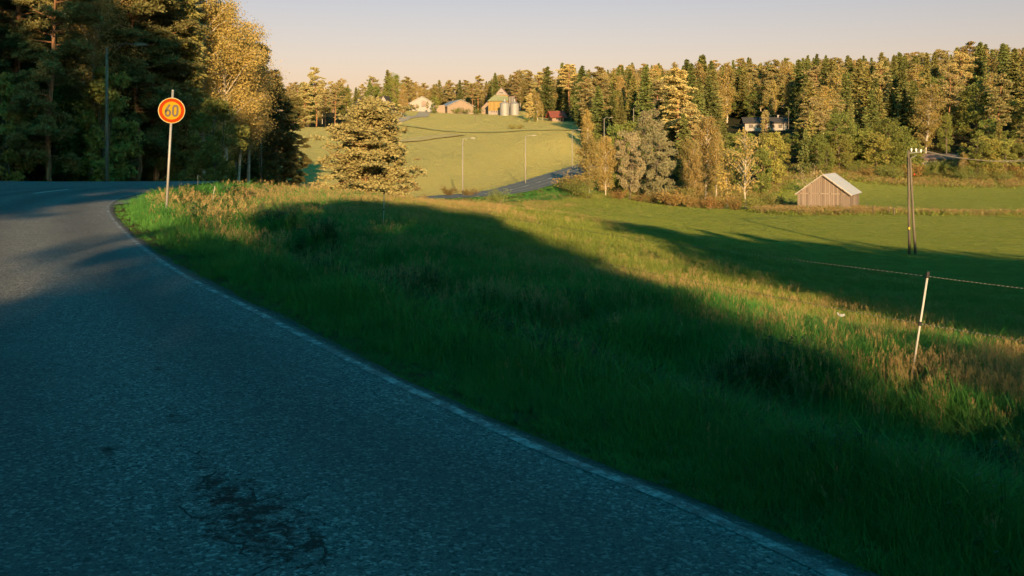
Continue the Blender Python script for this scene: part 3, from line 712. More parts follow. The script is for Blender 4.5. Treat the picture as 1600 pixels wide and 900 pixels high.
# --- dark forest on the left, beyond the bend
edge_trees = [  # u, d, vtop, kind, proto, label
    (352, 76, -8, 'birch', 'fbirch', 'tall gold topped birch with pale stems behind the left lamp post'),
    (388, 86, 32, 'birch', 'fbirch2', 'golden birch left of the second lamp post at the forest edge'),
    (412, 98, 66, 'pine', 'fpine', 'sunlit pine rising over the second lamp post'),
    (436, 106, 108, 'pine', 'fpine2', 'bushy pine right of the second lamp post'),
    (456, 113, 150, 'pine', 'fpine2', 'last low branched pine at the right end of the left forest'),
    (372, 80, 60, 'birch', 'fbirch2', 'slim birch standing in front of the forest edge birches'),
    (318, 74, -40, 'birch', 'fbirch', 'broad gold topped birch right of the speed sign'),
    (288, 70, -60, 'spruce', 'fspruce', 'tall spruce straight above the speed sign'),
    (246, 68, -80, 'pine', 'fpine', 'tall pine between the first lamp post and the speed sign'),
    (214, 66, -110, 'pine', 'fpine2', 'full crowned pine just right of the first lamp post'),
    (338, 62, 150, 'broad', 'alder', 'low dark young tree at the forest foot right of the speed sign'),
    (396, 90, 190, 'spruce', 'spr', 'young dark spruce under the forest edge birches'),
]
for u, d, vt, kd, pk, lb in edge_trees:
    tree_px(kd, u, d, vt, lb, None, 1.1, H_[pk])
G = 'trees of the dark forest left of the road'
LABL = {'spruce': 'tall spruce in the dark forest beyond the bend', 'pine': 'tall pine in the dark forest beyond the bend', 'birch': 'slender birch in the dark forest beyond the bend', 'broad': 'leafy undergrowth tree in the dark forest beyond the bend'}
row = 0
for y in list(np.arange(57, 116, 5.6)):
    row += 1
    x0 = -(y * .53) - 8; x1 = -24.5 if y > 62 else -26.5
    for x in np.arange(x0, x1 - (row % 2) * .5, 3.6 if row < 4 else 5.0):
        xx = x + RT.uniform(-1.2, 1.2); yy = y + .20 * max(0, -26 - xx) + RT.uniform(-1.6, 1.6); u = 800 + xx / yy * F
        vsil = np.interp(u, [300, 350, 400, 430, 470, 485], [-60, 0, 50, 112, 180, 260])
        ks = RT.choices(['spruce', 'pine', 'birch', 'broad'], [.40, .27, .25, .08])[0]
        H = {'spruce': 19, 'pine': 18.5, 'birch': 17.5, 'broad': 10}[ks] * RT.uniform(.82, 1.12)
        zg = hz(xx, yy); Hm = CAMZ + (HZ - vsil) / F * yy - zg
        if u > 300: H = min(H, Hm * RT.uniform(.86, 1.0))
        if H < 4 or u > 478: continue
        pk = {'spruce': 'fspruce', 'pine': RT.choice(['fpine', 'fpine2']), 'birch': RT.choice(['fbirch', 'fbirch2']), 'broad': 'alder'}[ks]
        tree(ks, xx, yy, H, LABL[ks], G, RT.uniform(.9, 1.15), H_[pk])
    if row <= 5:
        for x in np.arange(x0, x1 + .5, 3.2):
            xx = x + RT.uniform(-1.5, 1.5); yy = y + .20 * max(0, -26 - xx) + RT.uniform(-1, 1)
            tree('broad', xx, yy, RT.uniform(3.5, 8.0), 'young leafy tree in the understorey of the dark forest', 'understorey of the dark forest', 1.0, H_['alder'])

# --- tall trees behind the camera whose long shadows cover the foreground
G = 'roadside trees behind the photographer'
def shade_tree(kind, x, y, ztop, w=1.0):
    tree(kind, x, y, ztop - hz(x, y), 'tall roadside tree behind the viewpoint that shades the road', G, w)
TOP = [(-60, 30), (-22, 30), (-16, 28), (-12.6, 26), (-12.2, 9.2), (-9, 8.6), (.6, 8.6), (1.8, 13.6), (3, 14.6), (7.0, 14.2), (16.5, 19), (19, 22), (22, 21.5), (30, 24), (38, 23.5), (46, 21.5), (54, 19), (64, 17), (90, 16)]
def topz(x): return float(np.interp(x, [t[0] for t in TOP], [t[1] for t in TOP]))
for y, st in ((-30, 2.6), (-34, 3.2), (-40, 4.0)):
    for x in np.arange(-62, 90, st):
        xx = x + RT.uniform(-.6, .6)
        xr = xx + (y + 30) * .12                      # where its shadow line crosses y=-30
        if 4.0 < xr < 17.8: continue
        zt = topz(xr) * (RT.uniform(.84, 1.02) if abs(xr) < 8 else RT.uniform(.86, 1.0)) - (y + 30) * .2126
        if xr < -14 or xr > 20: shade_tree(RT.choice(['spruce', 'pine', 'birch']), xx, y, zt, 1.15)
        else: shade_tree('broad', xx, y, zt, 1.15 if abs(xr) < 7 else 1.0)
for x, h_ in ((-13.6, 31), (-11.2, 30), (-9.2, 27.5), (-7.2, 24)):
    for yy in (-31, -35.5):
        tree('pine', x - (yy + 31) * .12, yy, h_ - (yy + 31) * .21, 'tall bare stemmed pine behind the viewpoint', 'pines behind the photographer', .68, (PR['pine'][0][0], PR['pine'][0][1], 18))
for y in (-28, -31, -35):
    dy = -(y + 30) * .2126
    shade_tree('broad', 3.9 - (y + 30) * .12, y, 14.3 + dy, .85)
    shade_tree('birch', 6.0 - (y + 30) * .12, y, 13.6 + dy, 1.25)
    shade_tree('birch', 15.6 - (y + 30) * .12, y, 17.5 + dy, 1.1)
    shade_tree('broad', 18.0 - (y + 30) * .12, y, 19.5 + dy, .72)
tree('broad', 13.6, -30, 10.2, 'medium leafy tree added out of view to narrow the sunlit band', None, 1.0)  # unseen trees added to trim the light coming through the gap
tree('broad', 16.3, -29, 13.0, 'taller leafy tree added out of view to narrow the sunlit band', None, .8)
tree('broad', 9.6, -30, 8.2, 'small leafy tree added behind the viewpoint to shade the near bank', None, .9)
for x in np.arange(-16, 5.5, 2.0):  # dense unseen tree row added to close leaks in the foreground shade
    tree('broad', x, -25.5, (8.8 if x > .5 else 7.0) + .5 * math.sin(x * 3), 'dense young tree added behind the viewpoint to fill the verge shade', 'added shade trees behind the photographer', 1.2)
for x in np.arange(-7, 8, 2.4):  # lower unseen row, added to thicken the same shade
    tree('broad', x, -27.5, 5.5, 'leafy young tree added behind the viewpoint to fill the shade', 'young trees behind the photographer', 1.3)
for x, y, zt in ((-17.5, -4, 19), (-21, 0, 23), (-26, 2, 25), (-31, 0, 26), (-36, 3, 27), (-22, -8, 24), (-28, -9, 27), (-42, 2, 27), (-48, 4, 27)):
    shade_tree(RT.choice(['spruce', 'birch']), x, y, zt, 1.2)

# ------------------------------------------------------------------ mesh kit for built objects
class MB:
    def __init__(s): s.V = []; s.F = []
    def box(s, x0, x1, y0, y1, z0, z1):
        b = len(s.V)
        s.V += [Vector(p) for p in ((x0, y0, z0), (x1, y0, z0), (x1, y1, z0), (x0, y1, z0), (x0, y0, z1), (x1, y0, z1), (x1, y1, z1), (x0, y1, z1))]
        s.F += [tuple(b + i for i in f) for f in ((0, 3, 2, 1), (4, 5, 6, 7), (0, 1, 5, 4), (1, 2, 6, 5), (2, 3, 7, 6), (3, 0, 4, 7))]; return s
    def poly(s, pts):
        b = len(s.V); s.V += [Vector(p) for p in pts]; s.F.append(tuple(range(b, b + len(pts)))); return s
    def tube(s, P, r, n=8):
        tube(s.V, s.F, P, r if isinstance(r, (list, tuple)) else [r] * len(P), n); return s
    def prism(s, prof, y0, y1):
        """profile in xz extruded along y"""
        b = len(s.V); n = len(prof)
        s.V += [Vector((x, y0, z)) for x, z in prof] + [Vector((x, y1, z)) for x, z in prof]
        s.F.append(tuple(range(b, b + n))); s.F.append(tuple(range(b + 2 * n - 1, b + n - 1, -1)))
        for i in range(n):
            j = (i + 1) % n; s.F.append((b + i, b + n + i, b + n + j, b + j))
        return s
    def slab(s, pts, th):
        """a flat quad given thickness along its normal"""
        p = [Vector(q) for q in pts]; nrm = (p[1] - p[0]).cross(p[2] - p[0]).normalized() * th
        b = len(s.V); n = len(p); s.V += p + [q + nrm for q in p]
        s.F.append(tuple(range(b + n - 1, b - 1, -1))); s.F.append(tuple(range(b + n, b + 2 * n)))
        for i in range(n):
            j = (i + 1) % n; s.F.append((b + i, b + j, b + n + j, b + n + i))
        return s
    def done(s, name, mat, parent=None, smooth=False):
        o = build(name, s.V, s.F, mat, parent, smooth)
        bm = bmesh.new(); bm.from_mesh(o.data); bmesh.ops.recalc_face_normals(bm, faces=bm.faces); bm.to_mesh(o.data); bm.free()
        return o

STEEL = mat_plain('galvanised steel', (.26, .25, .24), .5, .2, 8, .3)
GREYPOST = mat_plain('grey painted steel', (.21, .19, .17), .6, .15, 4)
BLACKP = mat_plain('black plastic', (.02, .02, .02), .5, .2)
WHITEP = mat_plain('white fibreglass', (.40, .37, .33), .5, .1, 12)

# --- speed limit sign 60 (640 mm disc on a leaning steel pole)
SX, SY = (259 - 800) / F * 24.6, 24.6
sign = thing('speed_limit_sign', 'round yellow 60 speed limit sign with red rim on a leaning grey pole', 'road sign', (SX, SY, -.12), math.atan2(-SX, -SY) * 0 + R(14))
sign.rotation_euler[1] = R(3.0)
MB().tube([(0, 0, -.4), (0, 0, 3.22)], .030, 14).done('pole', STEEL, sign, True)
MB().tube([(0, 0, 3.22), (0, 0, 3.24)], [.034, .030], 14).done('pole_cap', STEEL, sign)
def disc(name, r, y0, y1, mat, r_in=0, parent=None, n=72):
    m = MB(); V = m.V; 
    rings = []
    for rr, yy in ((r, y0), (r, y1)) + (((r_in, y1), (r_in, y0)) if r_in else ()):
        b = len(V); V += [Vector((rr * math.cos(2 * math.pi * i / n), yy, rr * math.sin(2 * math.pi * i / n))) for i in range(n)]; rings.append(b)
    q = rings + ([rings[0]] if r_in else [])
    for a, b in zip(q[:-1], q[1:]):
        for i in range(n): j = (i + 1) % n; m.F.append((a + i, a + j, b + j, b + i))
    if not r_in: m.F.append(tuple(range(rings[0], rings[0] + n))); m.F.append(tuple(range(rings[1] + n - 1, rings[1] - 1, -1)))
    return m.done(name, mat, parent)
kz = 2.72
plate = disc('sign_plate', .32, -.040, -.036, STEEL, 0, sign); 
kY = mat_plain('yellow sign sheeting', (.27, .165, .007), .85, .05, 3, 0, .04); kR = mat_plain('red orange sign sheeting', (.235, .024, .004), .85, .05, 3, 0, .04)
kK = mat_plain('black sign lettering', (.03, .014, .007), .5, .1)
field_ = disc('sign_face', .314, -.045, -.0415, kY, 0, sign)
ringo = disc('red_rim', .296, -.0485, -.046, kR, .225, sign)
def stroke(pts, w, y, m, closed=False):
    P = [Vector((p[0], 0, p[1])) for p in pts]; n = len(P); L, Rr = [], []
    for i in range(n):
        a = P[(i - 1) % n] if (closed or i > 0) else P[i]; b = P[(i + 1) % n] if (closed or i < n - 1) else P[i]
        d = (b - a).normalized(); nn = Vector((-d.z, 0, d.x)) * w / 2; L.append(P[i] + nn); Rr.append(P[i] - nn)
    b = len(m.V)
    for yy in (y, y + .002):
        m.V += [Vector((q.x, yy, q.z)) for q in L] + [Vector((q.x, yy, q.z)) for q in Rr]
    for i in range(n if closed else n - 1):
        j = (i + 1) % n
        m.F.append((b + i, b + j, b + n + j, b + n + i)); m.F.append((b + 2 * n + i, b + 3 * n + i, b + 3 * n + j, b + 2 * n + j))
        m.F.append((b + i, b + 2 * n + i, b + 2 * n + j, b + j)); m.F.append((b + n + i, b + n + j, b + 3 * n + j, b + 3 * n + i))
m = MB(); w = .050; cx6, cx0 = -.085, .088; hh = .135; rx = .054
six = [(cx6 + .034, hh + .010), (cx6 + .002, hh * .70), (cx6 - .026, hh * .34), (cx6 - .048, hh * .0)]
six += [(cx6 + rx * math.cos(a), -hh + .070 + (.070) * math.sin(a)) for a in np.linspace(math.pi * .93, math.pi * 2.93, 26)]
stroke(six, w, -.0475, m); m.done('digit_six', kK, sign)
m = MB(); zero = [(cx0 + rx * math.copysign(abs(math.cos(a)) ** .8, math.cos(a)), hh * .93 * math.copysign(abs(math.sin(a)) ** .62, math.sin(a))) for a in np.linspace(0, 2 * math.pi, 41)[:-1]]
stroke(zero, w, -.0475, m, True); m.done('digit_zero', kK, sign)
for o_ in list(sign.children):
    if o_.name.split('.')[0] in ('sign_plate', 'sign_face', 'red_rim', 'digit_six', 'digit_zero'):
        o_.location = (.0, 0, kz)
for zc in (kz - .12, kz + .12):
    MB().box(-.045, .045, -.036, .036, zc - .015, zc + .015).done('clamp', STEEL, sign)

# --- lamp posts
WOODP = mat_bark('weathered pole wood', (.07, .055, .042), (.17, .135, .10), (8, 8, .6))
def lamp_post(x, y, H, arm, label, group, rz=0, wood=False, z=None):
    pm_ = WOODP if wood else GREYPOST
    t = thing('lamp_post', label, 'street lamp', (x, y, hz(x, y) if z is None else z), rz, group)
    MB().tube([(0, 0, -.5), (0, 0, H * .35), (0, 0, H)], [.105, .09, .065], 10).done('pole', pm_, t, True)
    MB().tube([(0, 0, H - .6), (.06, 0, H - .1), (arm * .25, 0, H + .12), (arm * .7, 0, H + .2), (arm, 0, H + .16)], .028, 8).done('arm', pm_ if wood else STEEL, t, True)
    hd = MB(); hd.prism([(arm - .12, H + .12), (arm + .15, H + .08), (arm + .60, H + .10), (arm + .66, H + .16), (arm + .5, H + .23), (arm + .05, H + .24)], -.13, .13)
    hd.done('lamp_head', pm_, t)
    return t
lamp_post((167 - 800) / F * 54, 54, 8.0, 1.6, 'tall grey lamp post at the dark forest edge left of the speed sign', 'street lamps', 0, True)
lamp_post((408 - 800) / F * 90, 90, 7.9, 1.4, 'lamp post in front of the sunlit forest corner right of the speed sign', 'street lamps', 0, True)
lamp_post((723 - 800) / F * 140, 140, 8.0, 1.2, 'leftmost of the three lamp posts standing on the sunlit meadow', 'street lamps')
lamp_post((821 - 800) / F * 168, 168, 8.0, 1.2, 'middle of the three lamp posts standing on the sunlit meadow', 'street lamps')
lamp_post((894 - 800) / F * 212, 212, 8.0, 1.3, 'lamp post where the far road disappears behind the grove', 'street lamps')
for u, vt, d, lb in ((944, 184, 238, 'lamp post peeking above the left birches of the grove'), (990, 168, 262, 'lamp post above the grey willows'), (1023, 156, 285, 'lamp post against the green tree behind the willows'), (1050, 149, 300, 'farthest lamp post above the golden birches')):
    p = at(u, d); zt = CAMZ + (HZ - vt) / F * d
    lamp_post(p.x, d, 8.0, 1.4, lb, 'street lamps', 0, z=zt - 8.1)

# --- double utility pole on the pasture, with wires running to the right
PORC = mat_plain('white porcelain', (.75, .72, .66), .3, .05)
WIRE = mat_plain('dark wire', (.20, .17, .14), .5, .1)
p = at(1421, 85); PH = CAMZ + (HZ - 235) / F * 85 - p.z
up = thing('utility_pole', 'double wooden utility pole standing at the shade line of the pasture', 'utility pole', p)
MB().tube([(0, 0, -.6), (-.04, 0, PH * .5), (-.10, 0, PH)], [.125, .105, .085], 10).done('pole', WOODP, up, True)
MB().tube([(.42, -.35, -.6), (.18, -.2, PH * .5), (.02, -.12, PH * .93)], [.12, .10, .08], 10).done('strut_pole', WOODP, up, True)
MB().tube([(0, .02, PH - .25), (.95, -.25, PH - .12)], .045, 6).done('crossarm', STEEL, up)
MB().tube([(0, .02, PH - .75), (.55, -.15, PH - .40)], .03, 6).done('brace', STEEL, up)
for dx, dz_ in ((.15, .10), (.52, .08), (.90, .02)):
    MB().tube([(dx, -.25 * dx / .95, PH - .22 + dz_), (dx, -.25 * dx / .95, PH - .05 + dz_), (dx, -.25 * dx / .95, PH + .10 + dz_)], [.05, .075, .04], 10).done('insulator', PORC, up, True)
MB().box(-.15, -.02, -.19, -.14, PH * .245, PH * .265).done('number_plate', mat_plain('yellow tag', (.75, .5, .05)), up)
MB().tube([(.25, -.33, PH * .77), (.32, -.36, PH * .77)], [.10, .10], 8).done('red_tag', mat_plain('red tag', (.6, .05, .02)), up)
MB().tube([(-.13, -.12, 0), (-.16, -.12, PH * .5), (-.16, -.1, PH * .93)], .02, 5).done('ground_cable', BLACKP, up)
for i, (dx, dz_) in enumerate(((.15, .20), (.52, .18), (.90, .12))):
    A_ = Vector((p.x + dx, p.y - .25 * dx / .95, p.z + PH + dz_ - .05)); B_ = Vector((66 + dx * 1.5, 118 - i * .5, 1.2 + dz_ * 1.5))
    P = [A_.lerp(B_, t) + Vector((0, 0, -1.1 * 4 * t * (1 - t))) for t in np.linspace(0, 1, 24)]
    w_ = MB().tube(P, .018, 5).done('overhead_wire', WIRE); tag(w_, ['lowest wire running right from the utility pole', 'middle wire running right from the utility pole', 'outermost wire running right from the utility pole'][i], 'wire', 'overhead wires')
p2 = Vector((66.8, 117.3, hz(66.8, 117.3)))
u2 = thing('utility_pole', 'single wooden utility pole beyond the right side of the field', 'utility pole', p2)
MB().tube([(0, 0, -.6), (0, 0, 1.5 - p2.z)], [.16, .11], 10).done('pole', WOODP, u2, True)
MB().tube([(-.9, 0, 1.15 - p2.z), (1.2, 0, 1.15 - p2.z)], .05, 6).done('crossarm', STEEL, u2)
for u, vt, d, lb in ((743, 177, 335, 'thin pole standing in the upper farm meadow'), (908, 176, 300, 'brown utility pole right of the red roofed house'), (1050, 172, 280, 'brown utility pole rising behind the grove'), (1232, 172, 296, 'thin flagpole like mast beside the white bungalow'), (1479, 215, 236, 'thin pole behind the brown roofed house')):
    p = at(u, d); h = CAMZ + (HZ - vt) / F * d - p.z
    t = thing('utility_pole', lb, 'pole', p)
    MB().tube([(0, 0, -.4), (0, 0, h)], [.12, .08], 6).done('pole', WOODP, t)
    MB().tube([(-.5, 0, h - .5), (.5, 0, h - .5)], .05, 4).done('crossarm', WOODP, t)

# --- electric fence: posts and two strands
def fence_post(x, y, H, tx, ty, label, z=None):
    z = hz(x, y) if z is None else z
    t = thing('fence_post', label, 'fence post', (x, y, z), 0, 'electric fence posts')
    top = Vector((tx, ty, H))
    MB().tube([(-.15 * tx, 0, -.15 * H), top * .5, top], [.009, .0095, .0095], 8).done('rod', WHITEP, t, True)
    MB().tube([top * .985, top * 1.045], .017, 8).done('top_insulator', BLACKP, t)
    MB().tube([top * .53, top * .57], .016, 8).done('insulator', BLACKP, t)
    return Vector((x, y, z)) + top, Vector((x, y, z)) + top * .55
fp = [fence_post(3.53, 8.7, .93, .145, 0, 'white rod post leaning right in front of the shaded pasture'),
      fence_post((599 - 800) / F * 26, 26, .93, .02, 0, 'thin distant rod post on the shaded bank below the lone pine'),
      fence_post((331 - 800) / F * 39, 39, .80, .12, 0, 'short rod post leaning right behind the speed sign'),
      fence_post((309 - 800) / F * 45, 45, .6, 0, 0, 'tiny rod post at the road beside the leaning short one'),
      fence_post(6.9, 4.3, .93, .02, 0, 'rod post beyond the right border of the view')]
order = [4, 0, 1, 2, 3]
k = NT('black and white twisted wire'); wv = k.n('ShaderNodeTexWave'); wv.inputs['Scale'].default_value = 14; k.l(k.coord('Object'), wv.inputs['Vector'])
k.col(k.mix(wv.outputs['Fac'], (.02, .02, .02), (.32, .31, .28))); POLY = k.m
for lv, nm in ((0, 'upper twisted electric fence wire along the pasture'), (1, 'lower twisted electric fence wire along the pasture')):
    m = MB()
    P = []
    for a, b in zip(order[:-1], order[1:]):
        A_, B_ = fp[a][lv], fp[b][lv]; L = (B_ - A_).length
        P += [A_.lerp(B_, t) + Vector((0, 0, -4 * t * (1 - t) * .006 * L)) for t in np.linspace(0, 1, 20)[:-1]]
    P.append(fp[order[-1]][lv]); m.tube(P, .0022, 5); o = m.done('fence_wire', POLY); tag(o, nm, 'wire', 'electric fence wires')
# short wooden stakes by the barn
for u, d, vt in ((1354, 139, 319), (1364, 133, 334), (1389, 133, 333), (1397, 132, 337)):
    p = at(u, d); t = build('fence_post', *(lambda m: (m.V, m.F))(MB().tube([(0, 0, -.2), (.02, 0, 1.15)], [.06, .05], 6)), WOODP); t.location = p
    tag(t, 'short wooden stake in the field right of the barn', 'stake', 'wooden stakes by the barn')

# --- weathered barn
def mat_boards(name, a, b, pitch=5.0, seam=None):
    k = NT(name); v = k.coord('Object'); sp = k.n('ShaderNodeSeparateXYZ'); k.l(v, sp.inputs[0])
    h = k.math('ADD', sp.outputs[0], sp.outputs[1]); fr = k.math('FRACT', k.math('MULTIPLY', h, pitch)); idx = k.math('FLOOR', k.math('MULTIPLY', h, pitch))
    wn = k.n('ShaderNodeTexWhiteNoise', noise_dimensions='1D'); k.l(idx, wn.inputs['W'])
    st = k.noise(k.coord('Object', (6, 6, .5)), 2.0, 6, .7)
    c = k.mix(k.math('ADD', k.math('MULTIPLY', wn.outputs['Value'], .55), k.math('MULTIPLY', st, .5), True), a, b)
    gap = k.math('LESS_THAN', fr, .10); c = k.mix(k.math('MULTIPLY', gap, .8), c, (.02, .015, .01))
    k.col(c); k.bump(k.math('SUBTRACT', 0, gap), .6, .02); return k.m
BARN = mat_boards('weathered grey boards', (.095, .068, .052), (.24, .18, .14), 3.6)
BROOF = mat_plain('light grey sheet roof', (.42, .40, .40), .5, .15, 1.5)
def facing(u, d, a):
    """thing at pixel u, distance d with its local x axis turned a degrees"""
    return at(u, d), R(a)
gx0, gy0 = 47 - 7 * .893, 137 + 7 * .449
barn = thing('barn', 'small weathered grey plank barn with pale sheet roof at the field edge', 'barn', (gx0, gy0, -7.1), math.atan2(-.449, .893))
W_, L_, E_, A_h = 7.0, 10.0, 2.65, 5.25
MB().prism([(0, -.4), (W_, -.4), (W_, E_), (W_ / 2, A_h), (0, E_)], 0, L_).done('walls', BARN, barn)
ov = .35; sl_ = (A_h - E_) / (W_ / 2)
MB().slab([(-ov, -ov, E_ - sl_ * ov + .03), (-ov, L_ + ov, E_ - sl_ * ov + .03), (W_ / 2, L_ + ov, A_h + .03), (W_ / 2, -ov, A_h + .03)][::-1], .07).done('roof_slope', BROOF, barn)
MB().slab([(W_ + ov, L_ + ov, E_ - sl_ * ov + .03), (W_ + ov, -ov, E_ - sl_ * ov + .03), (W_ / 2, -ov, A_h + .03), (W_ / 2, L_ + ov, A_h + .03)][::-1], .07).done('roof_slope', BROOF, barn)
FASC = mat_boards('fascia boards', (.16, .12, .09), (.26, .20, .16), .7)
for sx_ in (0, 1):
    x0_, x1_ = (-ov, W_ / 2) if sx_ == 0 else (W_ + ov, W_ / 2)
    MB().slab([(x0_, -ov - .03, E_ - sl_ * ov - .14), (x1_, -ov - .03, A_h - .14), (x1_, -ov - .03, A_h + .04), (x0_, -ov - .03, E_ - sl_ * ov + .04)], .03).done('fascia', FASC, barn)
MB().box(-.02, W_ + .02, -.07, -.003, E_ - .12, E_ + .02).done('sill_beam', FASC, barn)
MB().box(W_ - .07, W_ + .03, -.05, .07, -.3, E_ - .13).done('corner_board', FASC, barn)
MB().box(-.05, .05, -.055, -.003, -.3, E_ - .13).done('corner_board', FASC, barn)
dr = MB().box(W_ + .004, W_ + .06, 4.2, 6.8, .05, 2.2).done('door', FASC, barn)
MB().box(W_ + .062, W_ + .10, 4.4, 4.55, .2, 2.0).done('door_batten', BARN, dr)

# --- farm and houses, far off
def mwall(c, n='painted wall', var=.12): return mat_plain(n, c, .8, var, .8)
YEL = mat_boards('ochre boards', (.19, .125, .040), (.26, .17, .055), 1.2); CON = mwall((.21, .18, .165), 'whitewashed concrete'); GRN = mat_plain('green sheet roof', (.135, .15, .085), .6, .15, .5)
BRN = mat_plain('brown tile roof', (.16, .105, .085), .8, .2, 1); SIL = mat_plain('corrugated silver steel', (.24, .235, .23), .55, .12, 1.5, .2); GLS = mat_plain('dark window glass', (.02, .022, .025), .15, .1, 1, 0, .6)
WHT = mwall((.25, .23, .215), 'off white wall'); DRK = mat_plain('dark blue grey roof', (.05, .045, .045), .9, .2, 1); REDR = mat_plain('red tile roof', (.19, .055, .038), .7, .2, 1)
TIM = mwall((.21, .155, .115), 'bare timber'); GRYR = mat_plain('grey sheet metal roof', (.25, .24, .24), .5, .2, 1); FRM = mwall((.22, .18, .15), 'white window frame'); PLANKG = mat_boards('grey planks', (.10, .09, .085), (.17, .155, .145), 1.0)
def window(par, x, y, z, w, h, side=0):
    """window on a front wall (side 0, facing -y at y) or an end wall (side 1, facing +x at x)"""
    if side == 0:
        f = MB().box(x - w / 2 - .1, x + w / 2 + .1, y - .06, y - .004, z - .1, z + h + .1).done('window', FRM, par)
        MB().box(x - w / 2, x - .04, y - .075, y - .063, z, z + h).box(x + .04, x + w / 2, y - .075, y - .063, z, z + h).done('pane', GLS, f)
    else:
        f = MB().box(x + .004, x + .06, y - w / 2 - .1, y + w / 2 + .1, z - .1, z + h + .1).done('window', FRM, par)
        MB().box(x + .063, x + .075, y - w / 2, y + w / 2, z, z + h).done('pane', GLS, f)
def house(name, label, cat, u, d, rot, Wd, Dp, E, A, wall, roofm, gable_front, ov=.5, z=None, base=None):
    """origin at the front left corner; ridge runs along y when gable_front, else along x"""
    p = at(u, d); t = thing(name, label, cat, (p.x, p.y, p.z if z is None else z), R(rot))
    if gable_front:
        MB().prism([(0, -1.5), (Wd, -1.5), (Wd, E), (Wd / 2, A), (0, E)], 0, Dp).done('walls', wall, t)
        s = (A - E) / (Wd / 2)
        r = MB().slab([(-ov, -ov, E - s * ov + .02), (Wd / 2, -ov, A + .02), (Wd / 2, Dp + ov, A + .02), (-ov, Dp + ov, E - s * ov + .02)], .16)
        r.slab([(Wd / 2, -ov, A + .02), (Wd + ov, -ov, E - s * ov + .02), (Wd + ov, Dp + ov, E - s * ov + .02), (Wd / 2, Dp + ov, A + .02)], .16)
    else:
        m = MB(); b = [(0, 0), (Wd, 0), (Wd, Dp), (0, Dp)]
        m.V = [Vector((x, y, -1.5)) for x, y in b] + [Vector((x, y, E)) for x, y in b] + [Vector((0, Dp / 2, A)), Vector((Wd, Dp / 2, A))]
        m.F = [(0, 1, 5, 4), (2, 3, 7, 6), (1, 2, 6, 9, 5), (3, 0, 4, 8, 7), (3, 2, 1, 0), (4, 5, 9, 8), (6, 7, 8, 9)]
        m.done('walls', wall, t); s = (A - E) / (Dp / 2)
        r = MB().slab([(-ov, -ov, E - s * ov + .02), (Wd + ov, -ov, E - s * ov + .02), (Wd + ov, Dp / 2, A + .02), (-ov, Dp / 2, A + .02)], .16)
        r.slab([(-ov, Dp / 2, A + .02), (Wd + ov, Dp / 2, A + .02), (Wd + ov, Dp + ov, E - s * ov + .02), (-ov, Dp + ov, E - s * ov + .02)], .16)
    return t, r.done('roof', roofm, t)
# granary at 400 m: 1 px = 0.26 m
p = at(763, 400); GRS = (.62, .7, .77)
gr = thing('granary', 'tall ochre granary with green lean-to roof and brown gable roof', 'farm building', (p.x, p.y, p.z), R(-6))
MB().box(0, 13.0, 0, 11, -1.5, 2.0).done('concrete_base', CON, gr)
MB().prism([(0, 2.01), (13.0, 2.01), (13.0, 7.2), (0, 7.2)], .05, 11).done('ochre_walls', YEL, gr)
MB().prism([(4.3, 7.21), (13.0, 7.21), (13.0, 9.9), (8.3, 14.2), (4.3, 9.6)], 1.2, 9).done('upper_walls', YEL, gr)
rf = MB().slab([(8.3, .6, 14.4), (13.5, .6, 9.5), (13.5, 9.6, 9.5), (8.3, 9.6, 14.4)], .2); rf.slab([(3.7, .6, 9.1), (8.3, .6, 14.4), (8.3, 9.6, 14.4), (3.7, 9.6, 9.1)], .2)
rf.done('gable_roof', BRN, gr)
gf = MB(); gf.slab([(-.5, -.5, 7.0), (13.2, -.5, 7.0), (13.2, 1.15, 9.3), (4.4, 1.15, 10.4)], .2); gf.slab([(-.5, -.5, 7.0), (4.4, 1.15, 10.4), (4.4, 11, 10.4), (-.5, 11, 7.0)], .2); gf.done('lean_to_roof', GRN, gr)
MB().slab([(4.4, 1.0, 10.35), (12.6, 1.0, 10.35), (8.4, 1.0, 14.0), (8.2, 1.0, 14.0)], .15).done('gable_front', CON, gr)
for i in range(4): MB().box(2.1 + i * 1.5, 2.8 + i * 1.5, -.06, -.005, 2.1 - .9, 2.0 - .25).done('window', GLS, gr)
for i in range(4): MB().box(6.9 + i * .75, 7.4 + i * .75, .78, .84, 11.3, 11.8).done('window', GLS, gr)
MB().box(13.003, 17.0, 4, 10.8, -1, 9.6).done('grey_annexe', PLANKG, gr)
MB().slab([(12.9, 3.7, 9.62), (17.4, 3.7, 9.62), (17.4, 11.1, 9.62), (12.9, 11.1, 9.62)], .25).done('annexe_roof', BRN, gr)
gr.scale = GRS
def silo(x, y, r, h, lb):
    t = thing('grain_silo', lb, 'silo', (x, y, hz(x, y)), 0, 'steel grain silos')
    m = MB(); P = [(0, 0, -.6)]; rr = [r]
    for i in range(14): P += [(0, 0, h * i / 14 + .02), (0, 0, h * (i + .5) / 14)]; rr += [r, r + .035]
    P.append((0, 0, h)); rr.append(r)
    m.tube(P, rr, 28).done('tank', SIL, t, False)
    MB().tube([(0, 0, h), (0, 0, h + r * .45), (0, 0, h + r * .5)], [r + .12, .45, .40], 28).done('cone_roof', SIL, t)
    MB().tube([(0, 0, h + r * .5), (0, 0, h + r * .5 + .9), (0, 0, h + r * .5 + .95)], [.38, .38, .5], 12).done('vent', SIL, t)
p = at(788.5, 392); silo(p.x, 392, 1.9, 4.7, 'left steel grain silo standing against the granary')
p = at(804, 395); silo(p.x, 395, 1.85, 4.5, 'right steel grain silo beside the forest edge')
p = at(757, 412); t, _ = house('shed', 'black roofed low shed tucked left of the granary', 'shed', 752, 412, 0, 5, 6, 2.4, 5, TIM, DRK, True)
